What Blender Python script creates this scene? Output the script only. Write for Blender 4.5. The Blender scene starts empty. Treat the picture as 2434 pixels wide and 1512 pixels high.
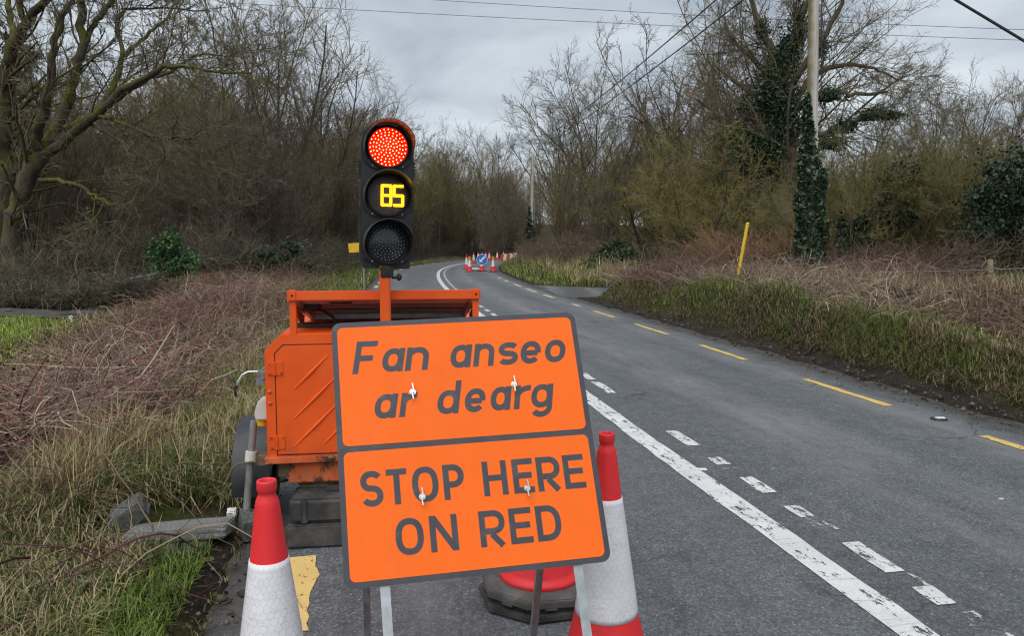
import bpy, bmesh, math, random
import numpy as np
from mathutils import Vector, Matrix

sc = bpy.context.scene
COL = sc.collection
R = math.radians

# ------------------------------------------------------------------ camera, sky, sun, exposure
CAM_H, F, CX, CY = 1.6, 1800.0, 1217.0, 756.0
TH = math.atan(176.0 / 1800.0)
cam_d = bpy.data.cameras.new('camera')
cam = bpy.data.objects.new('camera', cam_d); COL.objects.link(cam)
cam.location = (0, 0, CAM_H); cam.rotation_euler = (R(90) - TH, 0, 0)
cam_d.sensor_width = 36; cam_d.lens = 36 * F / 2434.0
cam_d.clip_start = 0.05; cam_d.clip_end = 6000
sc.camera = cam

SUN_EL, SUN_ROT = R(58), R(200)
world = bpy.data.worlds.new('World'); sc.world = world; world.use_nodes = True
nt = world.node_tree; nt.nodes.clear()
def N(t, tree, **kw):
    n = tree.nodes.new(t)
    for k, v in kw.items(): setattr(n, k, v)
    return n
wo = N('ShaderNodeOutputWorld', nt); bg = N('ShaderNodeBackground', nt); bg.inputs['Strength'].default_value = 0.095
sky = N('ShaderNodeTexSky', nt, sky_type='NISHITA'); sky.sun_disc = False; sky.sun_elevation = SUN_EL; sky.sun_rotation = SUN_ROT
tc = N('ShaderNodeTexCoord', nt); sep = N('ShaderNodeSeparateXYZ', nt)
nt.links.new(tc.outputs['Generated'], sep.inputs[0])
def wm(op, a, b=None, clamp=False):
    n = N('ShaderNodeMath', nt, operation=op); n.use_clamp = clamp
    for i, v in enumerate((a, b)):
        if v is None: continue
        if isinstance(v, (int, float)): n.inputs[i].default_value = v
        else: nt.links.new(v, n.inputs[i])
    return n.outputs[0]
zc = wm('ADD', wm('MAXIMUM', sep.outputs[2], 0.0), 0.16)
cmb = N('ShaderNodeCombineXYZ', nt)
nt.links.new(wm('DIVIDE', sep.outputs[0], zc), cmb.inputs[0]); nt.links.new(wm('DIVIDE', sep.outputs[1], zc), cmb.inputs[1])
n1 = N('ShaderNodeTexNoise', nt); n1.inputs['Scale'].default_value = 1.2; n1.inputs['Detail'].default_value = 6; n1.inputs['Roughness'].default_value = 0.5; n1.inputs['Distortion'].default_value = 0.35
nt.links.new(cmb.outputs[0], n1.inputs['Vector'])
rmp = N('ShaderNodeValToRGB', nt)
el = rmp.color_ramp.elements
el[0].position = 0.37; el[0].color = (1.90, 2.30, 2.75, 1)
el[1].position = 0.66; el[1].color = (4.55, 4.95, 5.30, 1)
nt.links.new(n1.outputs['Fac'], rmp.inputs[0])
hz = wm('POWER', wm('SUBTRACT', 1.0, wm('MAXIMUM', sep.outputs[2], 0.0)), 7.0)       # overcast glow low over the horizon
mxh = N('ShaderNodeMix', nt, data_type='RGBA'); nt.links.new(wm('MULTIPLY', hz, 0.85), mxh.inputs[0])
nt.links.new(rmp.outputs[0], mxh.inputs[6]); mxh.inputs[7].default_value = (5.6, 5.95, 6.25, 1)
mxs = N('ShaderNodeMix', nt, data_type='RGBA'); mxs.inputs[0].default_value = 0.92
nt.links.new(sky.outputs[0], mxs.inputs[6]); nt.links.new(mxh.outputs[2], mxs.inputs[7])
nt.links.new(mxs.outputs[2], bg.inputs['Color']); nt.links.new(bg.outputs[0], wo.inputs[0])

sun_d = bpy.data.lights.new('sun', 'SUN'); sun = bpy.data.objects.new('sun', sun_d); COL.objects.link(sun)
sun_d.energy = 1.5; sun_d.angle = R(70); sun_d.color = (1.0, 0.975, 0.94)
sun.rotation_euler = (R(32), 0, R(-20))
sc.view_settings.view_transform = 'Standard'; sc.view_settings.look = 'None'
sc.view_settings.gamma = 1; sc.view_settings.use_curve_mapping = False
sc.view_settings.exposure = 0.74
sc.render.engine = 'CYCLES'
sc.cycles.use_denoising = True
sc.cycles.max_bounces = 5; sc.cycles.diffuse_bounces = 2; sc.cycles.glossy_bounces = 2; sc.cycles.transparent_max_bounces = 12
sc.cycles.filter_width = 1.2

# ------------------------------------------------------------------ measuring helpers
CT, ST = math.cos(TH), math.sin(TH)
def ray(px, py):
    u = (px - CX) / F; v = -(py - CY) / F
    return np.array([u, CT + v * ST, -ST + v * CT])
def gp(px, py, h=0.0):
    d = ray(px, py); t = (h - CAM_H) / d[2]
    return np.array([0, 0, CAM_H]) + d * t
def at(px, py, Y):
    d = ray(px, py); t = Y / d[1]
    return np.array([0, 0, CAM_H]) + d * t

# ------------------------------------------------------------------ materials
MATS = {}
class Mat:
    def __init__(self, name):
        self.m = bpy.data.materials.new(name); self.m.use_nodes = True
        self.t = self.m.node_tree; self.b = self.t.nodes['Principled BSDF']
        self.tc = None
    def new(self, t, **kw): return N(t, self.t, **kw)
    def link(self, a, b): self.t.links.new(a, b)
    def coord(self, which='Object'):
        if self.tc is None: self.tc = self.new('ShaderNodeTexCoord')
        return self.tc.outputs[which]
    def noise(self, scale, detail=4, rough=0.55, vec=None, dist=0.0, stretch=None):
        n = self.new('ShaderNodeTexNoise'); n.inputs['Scale'].default_value = scale; n.inputs['Detail'].default_value = detail
        n.inputs['Roughness'].default_value = rough; n.inputs['Distortion'].default_value = dist
        v = vec or self.coord()
        if stretch:
            mp = self.new('ShaderNodeMapping'); mp.inputs['Scale'].default_value = stretch; self.link(v, mp.inputs[0]); v = mp.outputs[0]
        self.link(v, n.inputs['Vector']); return n.outputs['Fac']
    def ramp(self, fac, stops, interp='LINEAR'):
        r = self.new('ShaderNodeValToRGB'); r.color_ramp.interpolation = interp
        e = r.color_ramp.elements
        while len(e) < len(stops): e.new(0.5)
        for q, (p, c) in zip(e, stops):
            q.position = p; q.color = (c, c, c, 1) if isinstance(c, (int, float)) else (*c, 1)
        self.link(fac, r.inputs[0]); return r.outputs[0]
    def mix(self, fac, a, b, mode='MIX'):
        m = self.new('ShaderNodeMix', data_type='RGBA', blend_type=mode)
        for s, v in ((0, fac), (6, a), (7, b)):
            if isinstance(v, (int, float)): m.inputs[s].default_value = v
            elif isinstance(v, tuple): m.inputs[s].default_value = (*v, 1)
            else: self.link(v, m.inputs[s])
        return m.outputs[2]
    def math(self, op, a, b=None, clamp=False):
        n = self.new('ShaderNodeMath', operation=op); n.use_clamp = clamp
        for i, v in enumerate((a, b)):
            if v is None: continue
            if isinstance(v, (int, float)): n.inputs[i].default_value = v
            else: self.link(v, n.inputs[i])
        return n.outputs[0]
    def base(self, c):
        if isinstance(c, tuple): self.b.inputs['Base Color'].default_value = (*c, 1)
        else: self.link(c, self.b.inputs['Base Color'])
    def rough(self, v):
        if isinstance(v, (int, float)): self.b.inputs['Roughness'].default_value = v
        else: self.link(v, self.b.inputs['Roughness'])
    def spec(self, v): self.b.inputs['Specular IOR Level'].default_value = v
    def metal(self, v): self.b.inputs['Metallic'].default_value = v
    def bump(self, h, strength=0.3, dist=0.01):
        n = self.new('ShaderNodeBump'); n.inputs['Strength'].default_value = strength; n.inputs['Distance'].default_value = dist
        self.link(h, n.inputs['Height']); self.link(n.outputs[0], self.b.inputs['Normal'])
    def done(self, key): MATS[key] = self.m; return self.m

def plain(key, c, rough=0.5, metal=0.0, var=0.25, scale=8, bump=0.0, spec=0.5, dirt=None, dirt_scale=5, dirt_lo=0.5, dirt_hi=0.75):
    m = Mat(key); n = m.noise(scale, 6)
    lo = tuple(x * (1 - var) for x in c); hi = tuple(min(1, x * (1 + var)) for x in c)
    col = m.ramp(n, [(0.3, lo), (0.7, hi)])
    if dirt:
        d = m.ramp(m.noise(dirt_scale, 8, 0.65), [(dirt_lo, 0.0), (dirt_hi, 1.0)])
        col = m.mix(d, col, dirt)
    m.base(col); m.rough(m.math('ADD', rough - 0.08, m.math('MULTIPLY', n, 0.16))); m.metal(metal); m.spec(spec)
    if bump: m.bump(m.noise(scale * 8, 4), bump, 0.004)
    return m.done(key)

plain('black_plastic', (0.018, 0.018, 0.020), 0.42, var=0.3, scale=14, bump=0.06, dirt=(0.07, 0.065, 0.06), dirt_scale=9, dirt_lo=0.56, dirt_hi=0.85)
plain('visor_plastic', (0.045, 0.044, 0.047), 0.35, var=0.3, scale=14, spec=0.6, dirt=(0.08, 0.075, 0.07), dirt_scale=9, dirt_lo=0.56, dirt_hi=0.85)
plain('dark_plastic', (0.035, 0.04, 0.047), 0.5, var=0.3, scale=10, bump=0.1, dirt=(0.14, 0.13, 0.11), dirt_lo=0.55, dirt_hi=0.85)
plain('rubber', (0.035, 0.034, 0.034), 0.8, var=0.3, scale=12, bump=0.3, dirt=(0.13, 0.12, 0.105), dirt_scale=7, dirt_lo=0.45, dirt_hi=0.8)
plain('grey_rubber', (0.085, 0.082, 0.08), 0.85, var=0.25, scale=12, bump=0.35, dirt=(0.17, 0.155, 0.13), dirt_scale=9, dirt_lo=0.5, dirt_hi=0.8)
plain('galvanised', (0.42, 0.44, 0.45), 0.42, 0.75, var=0.18, scale=30, dirt=(0.25, 0.23, 0.2), dirt_scale=14, dirt_lo=0.58, dirt_hi=0.85)
plain('dark_steel', (0.24, 0.235, 0.225), 0.55, 0.2, var=0.3, scale=20, dirt=(0.10, 0.055, 0.03), dirt_scale=12, dirt_lo=0.55, dirt_hi=0.8)
plain('rusty_steel', (0.13, 0.085, 0.05), 0.8, 0.15, var=0.5, scale=16, bump=0.3, dirt=(0.25, 0.21, 0.14), dirt_scale=10, dirt_lo=0.5, dirt_hi=0.8)
plain('bright_steel', (0.62, 0.62, 0.6), 0.3, 0.9, var=0.15, scale=40)
plain('white_plastic', (0.62, 0.60, 0.54), 0.5, var=0.1, dirt=(0.28, 0.25, 0.2), dirt_scale=10, dirt_lo=0.56, dirt_hi=0.85)
plain('yellow_plastic', (0.85, 0.48, 0.02), 0.45, var=0.12)
plain('yellow_paint', (0.72, 0.46, 0.03), 0.5, var=0.2, scale=14, dirt=(0.24, 0.2, 0.09), dirt_scale=12, dirt_lo=0.58, dirt_hi=0.8)
plain('cone_red', (0.78, 0.03, 0.035), 0.48, var=0.10, scale=7, spec=0.4, bump=0.08, dirt=(0.26, 0.06, 0.05), dirt_scale=13, dirt_lo=0.54, dirt_hi=0.85)
plain('sign_grey', (0.050, 0.049, 0.060), 0.55, var=0.2, scale=20, dirt=(0.13, 0.12, 0.115), dirt_scale=16, dirt_lo=0.58, dirt_hi=0.85)
plain('amber_lens', (0.75, 0.27, 0.012), 0.3, var=0.15)
plain('blue_sign', (0.012, 0.16, 0.52), 0.45, var=0.1)
plain('white_sign', (0.78, 0.79, 0.8), 0.45, var=0.06)
plain('barrier_white', (0.62, 0.55, 0.43), 0.6, var=0.12)
plain('barrier_red', (0.34, 0.07, 0.035), 0.6, var=0.2)
plain('concrete', (0.20, 0.20, 0.197), 0.9, var=0.55, scale=90, bump=0.8, dirt=(0.13, 0.13, 0.10), dirt_scale=7, dirt_lo=0.5, dirt_hi=0.75)
plain('stone', (0.10, 0.10, 0.098), 0.9, var=0.6, scale=70, bump=0.8, dirt=(0.10, 0.11, 0.07), dirt_scale=6, dirt_lo=0.5, dirt_hi=0.75)
plain('mud_track', (0.055, 0.050, 0.044), 0.85, var=0.5, scale=3, bump=0.5, dirt=(0.11, 0.10, 0.05), dirt_scale=2, dirt_lo=0.5, dirt_hi=0.7)
plain('cable', (0.02, 0.02, 0.022), 0.5, var=0.1)
plain('wire', (0.14, 0.145, 0.155), 0.5, var=0.1)
plain('fence_wood', (0.26, 0.24, 0.14), 0.9, var=0.3, scale=12)
plain('litter', (0.75, 0.74, 0.72), 0.7, var=0.08)
plain('yellow_board', (0.80, 0.47, 0.02), 0.5, var=0.1)

def m_orange():
    m = Mat('orange_paint')
    n = m.noise(3.5, 5); c = m.ramp(n, [(0.3, (0.82, 0.092, 0.008)), (0.7, (0.88, 0.125, 0.014))])
    st = m.ramp(m.noise(7, 8, 0.65, stretch=(1, 1, 0.22)), [(0.56, 0.0), (0.82, 0.55)])
    c = m.mix(st, c, (0.42, 0.10, 0.03))
    ru = m.ramp(m.noise(16, 9, 0.7), [(0.68, 0.0), (0.74, 1.0)])
    c = m.mix(ru, c, (0.12, 0.045, 0.02))
    sz = m.new('ShaderNodeSeparateXYZ'); m.link(m.coord(), sz.inputs[0]); low = m.math('ADD', m.math('MULTIPLY', m.math('SUBTRACT', 0.66, sz.outputs[2]), 2.0), m.math('MULTIPLY', m.math('SUBTRACT', m.noise(11, 9, 0.75), 0.5), 1.7))
    c = m.mix(m.ramp(low, [(0.20, 0.0), (0.75, 0.55)]), c, (0.16, 0.085, 0.045))     # road splash
    m.base(c); m.rough(m.ramp(n, [(0.3, 0.36), (0.7, 0.52)])); m.spec(0.45)
    m.bump(m.noise(9, 3), 0.06, 0.01); return m.done('orange_paint')
m_orange()
def m_orange_worn():
    m = Mat('orange_worn')
    c = m.ramp(m.noise(6, 6), [(0.3, (0.52, 0.085, 0.02)), (0.7, (0.66, 0.15, 0.05))])
    c = m.mix(m.ramp(m.noise(9, 9, 0.7), [(0.50, 0.0), (0.58, 1.0)]), c, (0.07, 0.035, 0.02))
    c = m.mix(m.ramp(m.noise(4, 8, 0.6), [(0.52, 0.0), (0.7, 0.8)]), c, (0.22, 0.16, 0.09))
    m.base(c); m.rough(0.7); m.bump(m.noise(30, 5), 0.3, 0.004); return m.done('orange_worn')
m_orange_worn()
def m_sign():
    m = Mat('sign_orange')
    n = m.noise(4, 5); c = m.ramp(n, [(0.3, (0.95, 0.148, 0.010)), (0.7, (1.0, 0.162, 0.014))])
    d = m.ramp(m.noise(7, 9, 0.7, stretch=(1.6, 1.6, 0.5)), [(0.50, 0.0), (0.85, 0.42)])
    c = m.mix(d, c, (0.66, 0.13, 0.03))
    sp = m.ramp(m.noise(150, 3, 0.6), [(0.71, 0.0), (0.75, 0.6)])
    m.base(m.mix(sp, c, (0.30, 0.09, 0.03))); m.rough(m.ramp(m.noise(12, 6), [(0.3, 0.45), (0.7, 0.65)])); m.spec(0.2)
    m.bump(m.noise(1.8, 2), 0.25, 0.02); return m.done('sign_orange')
m_sign()
def m_sleeve():                                        # honeycomb retro-reflective sheeting, UV in metres
    m = Mat('cone_sleeve'); uv = m.coord('UV'); S = 0.021
    def vm(op, a, b):
        n = m.new('ShaderNodeVectorMath', operation=op)
        for i, v in enumerate((a, b)):
            if v is None: continue
            if isinstance(v, tuple): n.inputs[i].default_value = v
            else: m.link(v, n.inputs[i])
        return n
    p = vm('ADD', vm('MULTIPLY', uv, (1 / S, 1 / S, 0)).outputs[0], (100, 173.2051, 0)).outputs[0]
    r3 = (1.0, 1.7320508, 1.0); h3 = (0.5, 0.8660254, 0.0)
    a = vm('SUBTRACT', vm('MODULO', p, r3).outputs[0], h3).outputs[0]
    b = vm('SUBTRACT', vm('MODULO', vm('ADD', p, h3).outputs[0], r3).outputs[0], h3).outputs[0]
    def hexd(v):
        ab = vm('ABSOLUTE', v, None).outputs[0]
        sp = m.new('ShaderNodeSeparateXYZ'); m.link(ab, sp.inputs[0])
        return m.math('MAXIMUM', sp.outputs[0], m.math('ADD', m.math('MULTIPLY', sp.outputs[0], 0.5), m.math('MULTIPLY', sp.outputs[1], 0.8660254)))
    d = m.math('MINIMUM', hexd(a), hexd(b))
    line = m.ramp(d, [(0.452, 0.0), (0.485, 1.0)])
    n = m.noise(9, 6); c = m.ramp(n, [(0.3, (0.74, 0.72, 0.75)), (0.7, (0.86, 0.84, 0.87))])
    dirt = m.ramp(m.noise(24, 8, 0.65), [(0.55, 0.0), (0.85, 0.45)])
    c = m.mix(dirt, c, (0.42, 0.40, 0.40))
    c = m.mix(m.math('MULTIPLY', line, 0.34), c, (0.42, 0.42, 0.46))
    m.base(c); m.rough(0.34); m.spec(0.55)
    wr = m.noise(26, 5, 0.6, dist=0.8); wm_ = m.ramp(m.noise(6, 3), [(0.42, 0.12), (0.66, 1.0)])
    m.bump(m.math('ADD', m.math('MULTIPLY', wr, wm_), m.math('MULTIPLY', line, -0.10)), 0.45, 0.012)
    return m.done('cone_sleeve')
m_sleeve()
def emit(key, c, s, rough=0.3, base=None):
    m = Mat(key); m.base(base or c); m.rough(rough)
    m.b.inputs['Emission Color'].default_value = (*c, 1); m.b.inputs['Emission Strength'].default_value = s
    return m.done(key)
emit('red_lens', (1.0, 0.004, 0.003), 0.85, base=(0.20, 0.0, 0.0))
emit('red_led', (1.0, 0.40, 0.08), 4.0)
emit('amber_led', (1.0, 0.50, 0.006), 1.5)
plain('clear_lens', (0.085, 0.062, 0.055), 0.16, var=0.3, scale=60, spec=0.8, bump=0.25)
plain('dark_lens', (0.024, 0.026, 0.032), 0.2, var=0.3, scale=30, spec=0.7)
plain('led_off', (0.42, 0.43, 0.46), 0.2, var=0.2, spec=0.8)
plain('panel_back', (0.74, 0.48, 0.44), 0.32, var=0.1, scale=5, spec=0.5)  # white backsheet, with orange bounce off the roof put into its colour
plain('panel_line', (0.80, 0.70, 0.66), 0.4, var=0.1)
plain('aluminium', (0.40, 0.38, 0.37), 0.4, 0.6, var=0.15, dirt=(0.16, 0.15, 0.13), dirt_scale=12, dirt_lo=0.5, dirt_hi=0.8)

def m_asphalt(key, side=False):
    m = Mat(key); uv = m.coord('UV')
    big = m.noise(0.5, 6, 0.6); mid = m.noise(6, 8, 0.7); fine = m.noise(120, 4, 0.7)
    streak = m.noise(1.0, 7, 0.62, vec=uv, stretch=(0.10, 1.6, 1), dist=0.4)
    lo, hi = ((0.074, 0.082, 0.092), (0.160, 0.172, 0.187)) if not side else ((0.045, 0.042, 0.038), (0.105, 0.096, 0.086))
    c = m.ramp(m.math('ADD', m.math('MULTIPLY', big, 0.35), m.math('MULTIPLY', streak, 0.65)), [(0.34, lo), (0.66, hi)])
    c = m.mix(0.35, c, m.ramp(mid, [(0.3, 0.045), (0.7, 0.20)]))
    c = m.mix(m.ramp(fine, [(0.36, 0.62), (0.52, 0.0)]), c, (0.018, 0.019, 0.021))
    vo = m.new('ShaderNodeTexVoronoi'); vo.inputs['Scale'].default_value = 62; m.link(m.coord(), vo.inputs['Vector'])
    sp = m.new('ShaderNodeSeparateColor'); m.link(vo.outputs['Color'], sp.inputs[0])
    chip = m.math('MULTIPLY', m.ramp(vo.outputs['Distance'], [(0.20, 1.0), (0.34, 0.0)]), m.ramp(sp.outputs[0], [(0.86, 0.0), (0.93, 1.0)]))
    c = m.mix(m.math('MULTIPLY', chip, 0.55), c, (0.42, 0.41, 0.40))
    v2 = m.new('ShaderNodeTexVoronoi'); v2.inputs['Scale'].default_value = 85; m.link(m.coord(), v2.inputs['Vector']); s3 = m.new('ShaderNodeSeparateColor'); m.link(v2.outputs['Color'], s3.inputs[0])
    c = m.mix(1.0, c, m.ramp(s3.outputs[1], [(0.0, 0.68), (0.6, 1.04), (1.0, 1.5)]), 'MULTIPLY')
    # polished wheel tracks and the patched seam, laid out across the lane (UV y = offset from the centre line in metres)
    s2 = m.new('ShaderNodeSeparateXYZ'); m.link(uv, s2.inputs[0])
    wob = m.math('ADD', s2.outputs[1], m.math('MULTIPLY', m.math('SUBTRACT', m.noise(0.7, 3, vec=uv), 0.5), 0.7))
    tr = m.ramp(m.math('DIVIDE', m.math('ADD', wob, 3.0), 7.0), [(0.10, 0.0), (0.17, 0.5), (0.25, 0.0), (0.36, 0.1), (0.53, 0.0), (0.62, 0.85), (0.69, 0.05), (0.76, 0.0), (0.83, 0.7), (0.885, 0.1), (0.93, 0.0)])
    tr = m.math('MULTIPLY', tr, m.ramp(m.noise(2.2, 7, 0.65, vec=uv, stretch=(0.25, 1.2, 1)), [(0.35, 0.0), (0.62, 1.0)]))
    c = m.mix(m.math('MULTIPLY', tr, 0.8), c, (0.235, 0.235, 0.24))
    ck = m.new('ShaderNodeTexVoronoi', feature='DISTANCE_TO_EDGE'); ck.inputs['Scale'].default_value = 0.42; dv_ = m.new('ShaderNodeVectorMath', operation='ADD'); m.link(m.coord(), dv_.inputs[0]); nz = m.new('ShaderNodeTexNoise'); nz.inputs['Scale'].default_value = 2.2; nz.inputs['Detail'].default_value = 6; m.link(m.coord(), nz.inputs['Vector']); m.link(nz.outputs['Color'], dv_.inputs[1]); m.link(dv_.outputs[0], ck.inputs['Vector'])
    cm_ = m.math('MULTIPLY', m.ramp(ck.outputs['Distance'], [(0.004, 1.0), (0.010, 0.0)]), m.ramp(m.noise(0.35, 3), [(0.50, 0.0), (0.60, 0.7)]))
    c = m.mix(cm_, c, (0.028, 0.028, 0.03))
    # mud and grit swept to the edges
    ed = m.ramp(m.math('ADD', m.math('DIVIDE', m.math('ADD', s2.outputs[1], 3.0), 7.0), m.math('MULTIPLY', m.math('SUBTRACT', m.noise(2.5, 6, 0.7), 0.5), 0.10)), [(0.015, 1.0), (0.06, 0.0), (0.875, 0.0), (0.915, 1.0)])
    if not side: c = m.mix(m.math('MULTIPLY', ed, 0.85), c, m.ramp(mid, [(0.35, (0.022, 0.018, 0.014)), (0.7, (0.085, 0.072, 0.058))]))
    m.base(c); m.rough(m.ramp(mid, [(0.3, 0.50), (0.7, 0.78)])); m.spec(0.45)
    m.bump(m.math('ADD', m.math('MULTIPLY', fine, 0.7), m.math('MULTIPLY', mid, 0.4)), 0.75, 0.010)
    return m.done(key)
m_asphalt('asphalt'); m_asphalt('asphalt_side', True)

def m_paint(key, c, wear, scale=9.0):
    m = Mat(key); uv = m.coord('UV')
    n = m.noise(scale, 9, 0.72, vec=uv, stretch=(0.55, 1.3, 1)); n2 = m.noise(90, 4, 0.6)
    col = m.ramp(m.noise(3, 6), [(0.3, tuple(x * 0.78 for x in c)), (0.7, c)])
    col = m.mix(m.ramp(n2, [(0.55, 0.0), (0.72, 0.5)]), col, (0.2, 0.19, 0.17))
    m.base(col); m.rough(0.62); m.bump(n2, 0.35, 0.004)
    crack = m.ramp(m.noise(1.0, 3, 0.5, vec=uv, stretch=(2.3, 0.25, 1)), [(0.495, 0.0), (0.50, 0.3), (0.505, 0.0)])
    al = m.math('SUBTRACT', m.ramp(m.math('ADD', n, m.math('MULTIPLY', m.math('SUBTRACT', n2, 0.5), 0.3)), [(wear - 0.03, 0.0), (wear + 0.02, 1.0)]), crack, clamp=True)
    m.link(al, m.b.inputs['Alpha']); return m.done(key)
m_paint('white_line', (0.74, 0.745, 0.73), 0.425, 12)
m_paint('white_line_worn', (0.72, 0.725, 0.71), 0.452, 13)
m_paint('yellow_line', (0.78, 0.52, 0.13), 0.40, 15)
m_paint('yellow_line_near', (0.80, 0.56, 0.20), 0.395, 26)
m_paint('cream_line', (0.70, 0.60, 0.34), 0.40, 7)

def m_vcol(key, rough=0.85, spec=0.15, trans=0.0, var=0.0):
    m = Mat(key); a = m.new('ShaderNodeAttribute', attribute_name='col'); c = a.outputs['Color']
    if var: c = m.mix(1.0, c, m.ramp(m.noise(5, 8, 0.7), [(0.25, 1 - var), (0.75, 1 + var)]), 'MULTIPLY')
    m.base(c); m.rough(rough); m.spec(spec)
    return m.done(key)
m_vcol('blades', 0.7, 0.2); m_vcol('canes', 0.7, 0.25); m_vcol('leaf', 0.42, 0.45)
def m_ground():
    m = Mat('ground'); a = m.new('ShaderNodeAttribute', attribute_name='col'); c = a.outputs['Color']
    c = m.mix(1.0, c, m.ramp(m.noise(3, 9, 0.75), [(0.25, 0.45), (0.75, 1.6)]), 'MULTIPLY')
    c = m.mix(1.0, c, m.ramp(m.noise(45, 6, 0.75), [(0.3, 0.45), (0.7, 1.6)]), 'MULTIPLY')
    m.base(c); m.rough(0.95); m.spec(0.1); m.bump(m.noise(30, 8, 0.75), 1.0, 0.05); return m.done('ground')
m_ground()
def m_bark(key, c, moss=0.0, twig=False, mosscol=(0.10, 0.105, 0.018)):
    m = Mat(key); n = m.noise(5, 8, 0.7, stretch=(1, 1, 0.35))
    col = m.ramp(n, [(0.28, tuple(x * 0.5 for x in c)), (0.72, tuple(x * 1.5 for x in c))])
    oi = m.new('ShaderNodeObjectInfo')
    col = m.mix(1.0, col, m.ramp(oi.outputs['Random'], [(0.0, (0.60, 0.57, 0.55)), (0.5, (0.95, 0.95, 0.88)), (1.0, (1.45, 1.36, 1.28))]), 'MULTIPLY')
    if moss:
        g = m.new('ShaderNodeNewGeometry'); sp = m.new('ShaderNodeSeparateXYZ'); m.link(g.outputs['Normal'], sp.inputs[0])
        k = m.math('ADD', m.math('MULTIPLY', m.math('SUBTRACT', m.noise(1.6, 7, 0.7), 0.5 if moss < .9 else 0.475), 2.2), m.math('MULTIPLY', sp.outputs[2], 0.35))
        col = m.mix(m.ramp(k, [(-0.0 if moss < .9 else -0.18 + 0.18, 0.0), (0.42 if moss < .9 else 0.36, moss)]), col, m.ramp(m.noise(20, 5), [(0.3, tuple(x * 0.5 for x in mosscol)), (0.7, tuple(x * 1.4 for x in mosscol))]))
    m.base(col); m.rough(0.9); m.spec(0.15)
    if not twig: m.bump(m.noise(14, 8, 0.75, stretch=(1, 1, 0.25)), 0.8, 0.05)
    return m.done(key)
m_bark('bark', (0.12, 0.10, 0.078), 0.6)
m_bark('bark_mossy', (0.085, 0.07, 0.056), 1.0, mosscol=(0.125, 0.125, 0.02))
m_bark('twig', (0.175, 0.145, 0.108), 0.35, True)
m_bark('twig_purple', (0.165, 0.128, 0.110), 0.0, True)
m_bark('twig_olive', (0.175, 0.152, 0.070), 0.65, True, (0.215, 0.195, 0.045))
m_bark('twig_tan', (0.235, 0.14, 0.088), 0.0, True)
m_bark('twig_dark', (0.125, 0.10, 0.078), 0.3, True)
def m_pole():
    m = Mat('pole_wood'); n = m.noise(4, 8, 0.7, stretch=(3, 3, 0.12))
    c = m.ramp(n, [(0.3, (0.34, 0.31, 0.275)), (0.7, (0.66, 0.63, 0.59))])
    g = m.new('ShaderNodeNewGeometry'); sp = m.new('ShaderNodeSeparateXYZ'); m.link(g.outputs['Normal'], sp.inputs[0])
    k = m.math('ADD', m.math('MULTIPLY', sp.outputs[0], -0.9), m.math('MULTIPLY', m.math('SUBTRACT', m.noise(2, 6), 0.5), 1.6))
    c = m.mix(m.ramp(k, [(0.05, 0.0), (0.75, 0.9)]), c, (0.17, 0.13, 0.055))    # browner on the left-facing side
    m.base(c); m.rough(0.88); m.spec(0.2); m.bump(n, 0.5, 0.02); return m.done('pole_wood')
m_pole()

# ------------------------------------------------------------------ mesh helpers
def link(o, parent=None):
    COL.objects.link(o)
    if parent is not None: o.parent = parent
    return o
def tag(o, label=None, cat=None, group=None, kind=None):
    if label: o['label'] = label
    if cat: o['category'] = cat
    if group: o['group'] = group
    if kind: o['kind'] = kind
    return o
def empty(name, loc=(0, 0, 0), rz=0.0):
    o = bpy.data.objects.new(name, None); o.location = loc; o.rotation_euler = (0, 0, rz); o.empty_display_size = 0.1
    return link(o)
def fast_mesh(name, V, Fc, mat, smooth=False, col=None, uv=None):
    V = np.ascontiguousarray(V, np.float32).reshape(-1, 3); Fc = np.ascontiguousarray(Fc, np.int32)
    me = bpy.data.meshes.new(name); me.vertices.add(len(V)); me.vertices.foreach_set('co', V.ravel())
    m, k = Fc.shape; me.loops.add(m * k); me.loops.foreach_set('vertex_index', Fc.ravel())
    me.polygons.add(m); me.polygons.foreach_set('loop_start', np.arange(0, m * k, k, dtype=np.int32))
    if smooth: me.polygons.foreach_set('use_smooth', np.ones(m, bool))
    if col is not None:
        a = me.attributes.new('col', 'FLOAT_COLOR', 'POINT')
        c4 = np.ones((len(V), 4), np.float32); c4[:, :3] = col; a.data.foreach_set('color', c4.ravel())
    if uv is not None:
        u = me.uv_layers.new(name='UVMap'); u.data.foreach_set('uv', np.ascontiguousarray(uv[Fc.ravel()], np.float32).ravel())
    me.update(calc_edges=True); me.materials.append(MATS[mat]); return me
def mobj(name, me, parent=None, loc=None):
    o = bpy.data.objects.new(name, me)
    if loc is not None: o.location = loc
    return link(o, parent)

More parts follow.
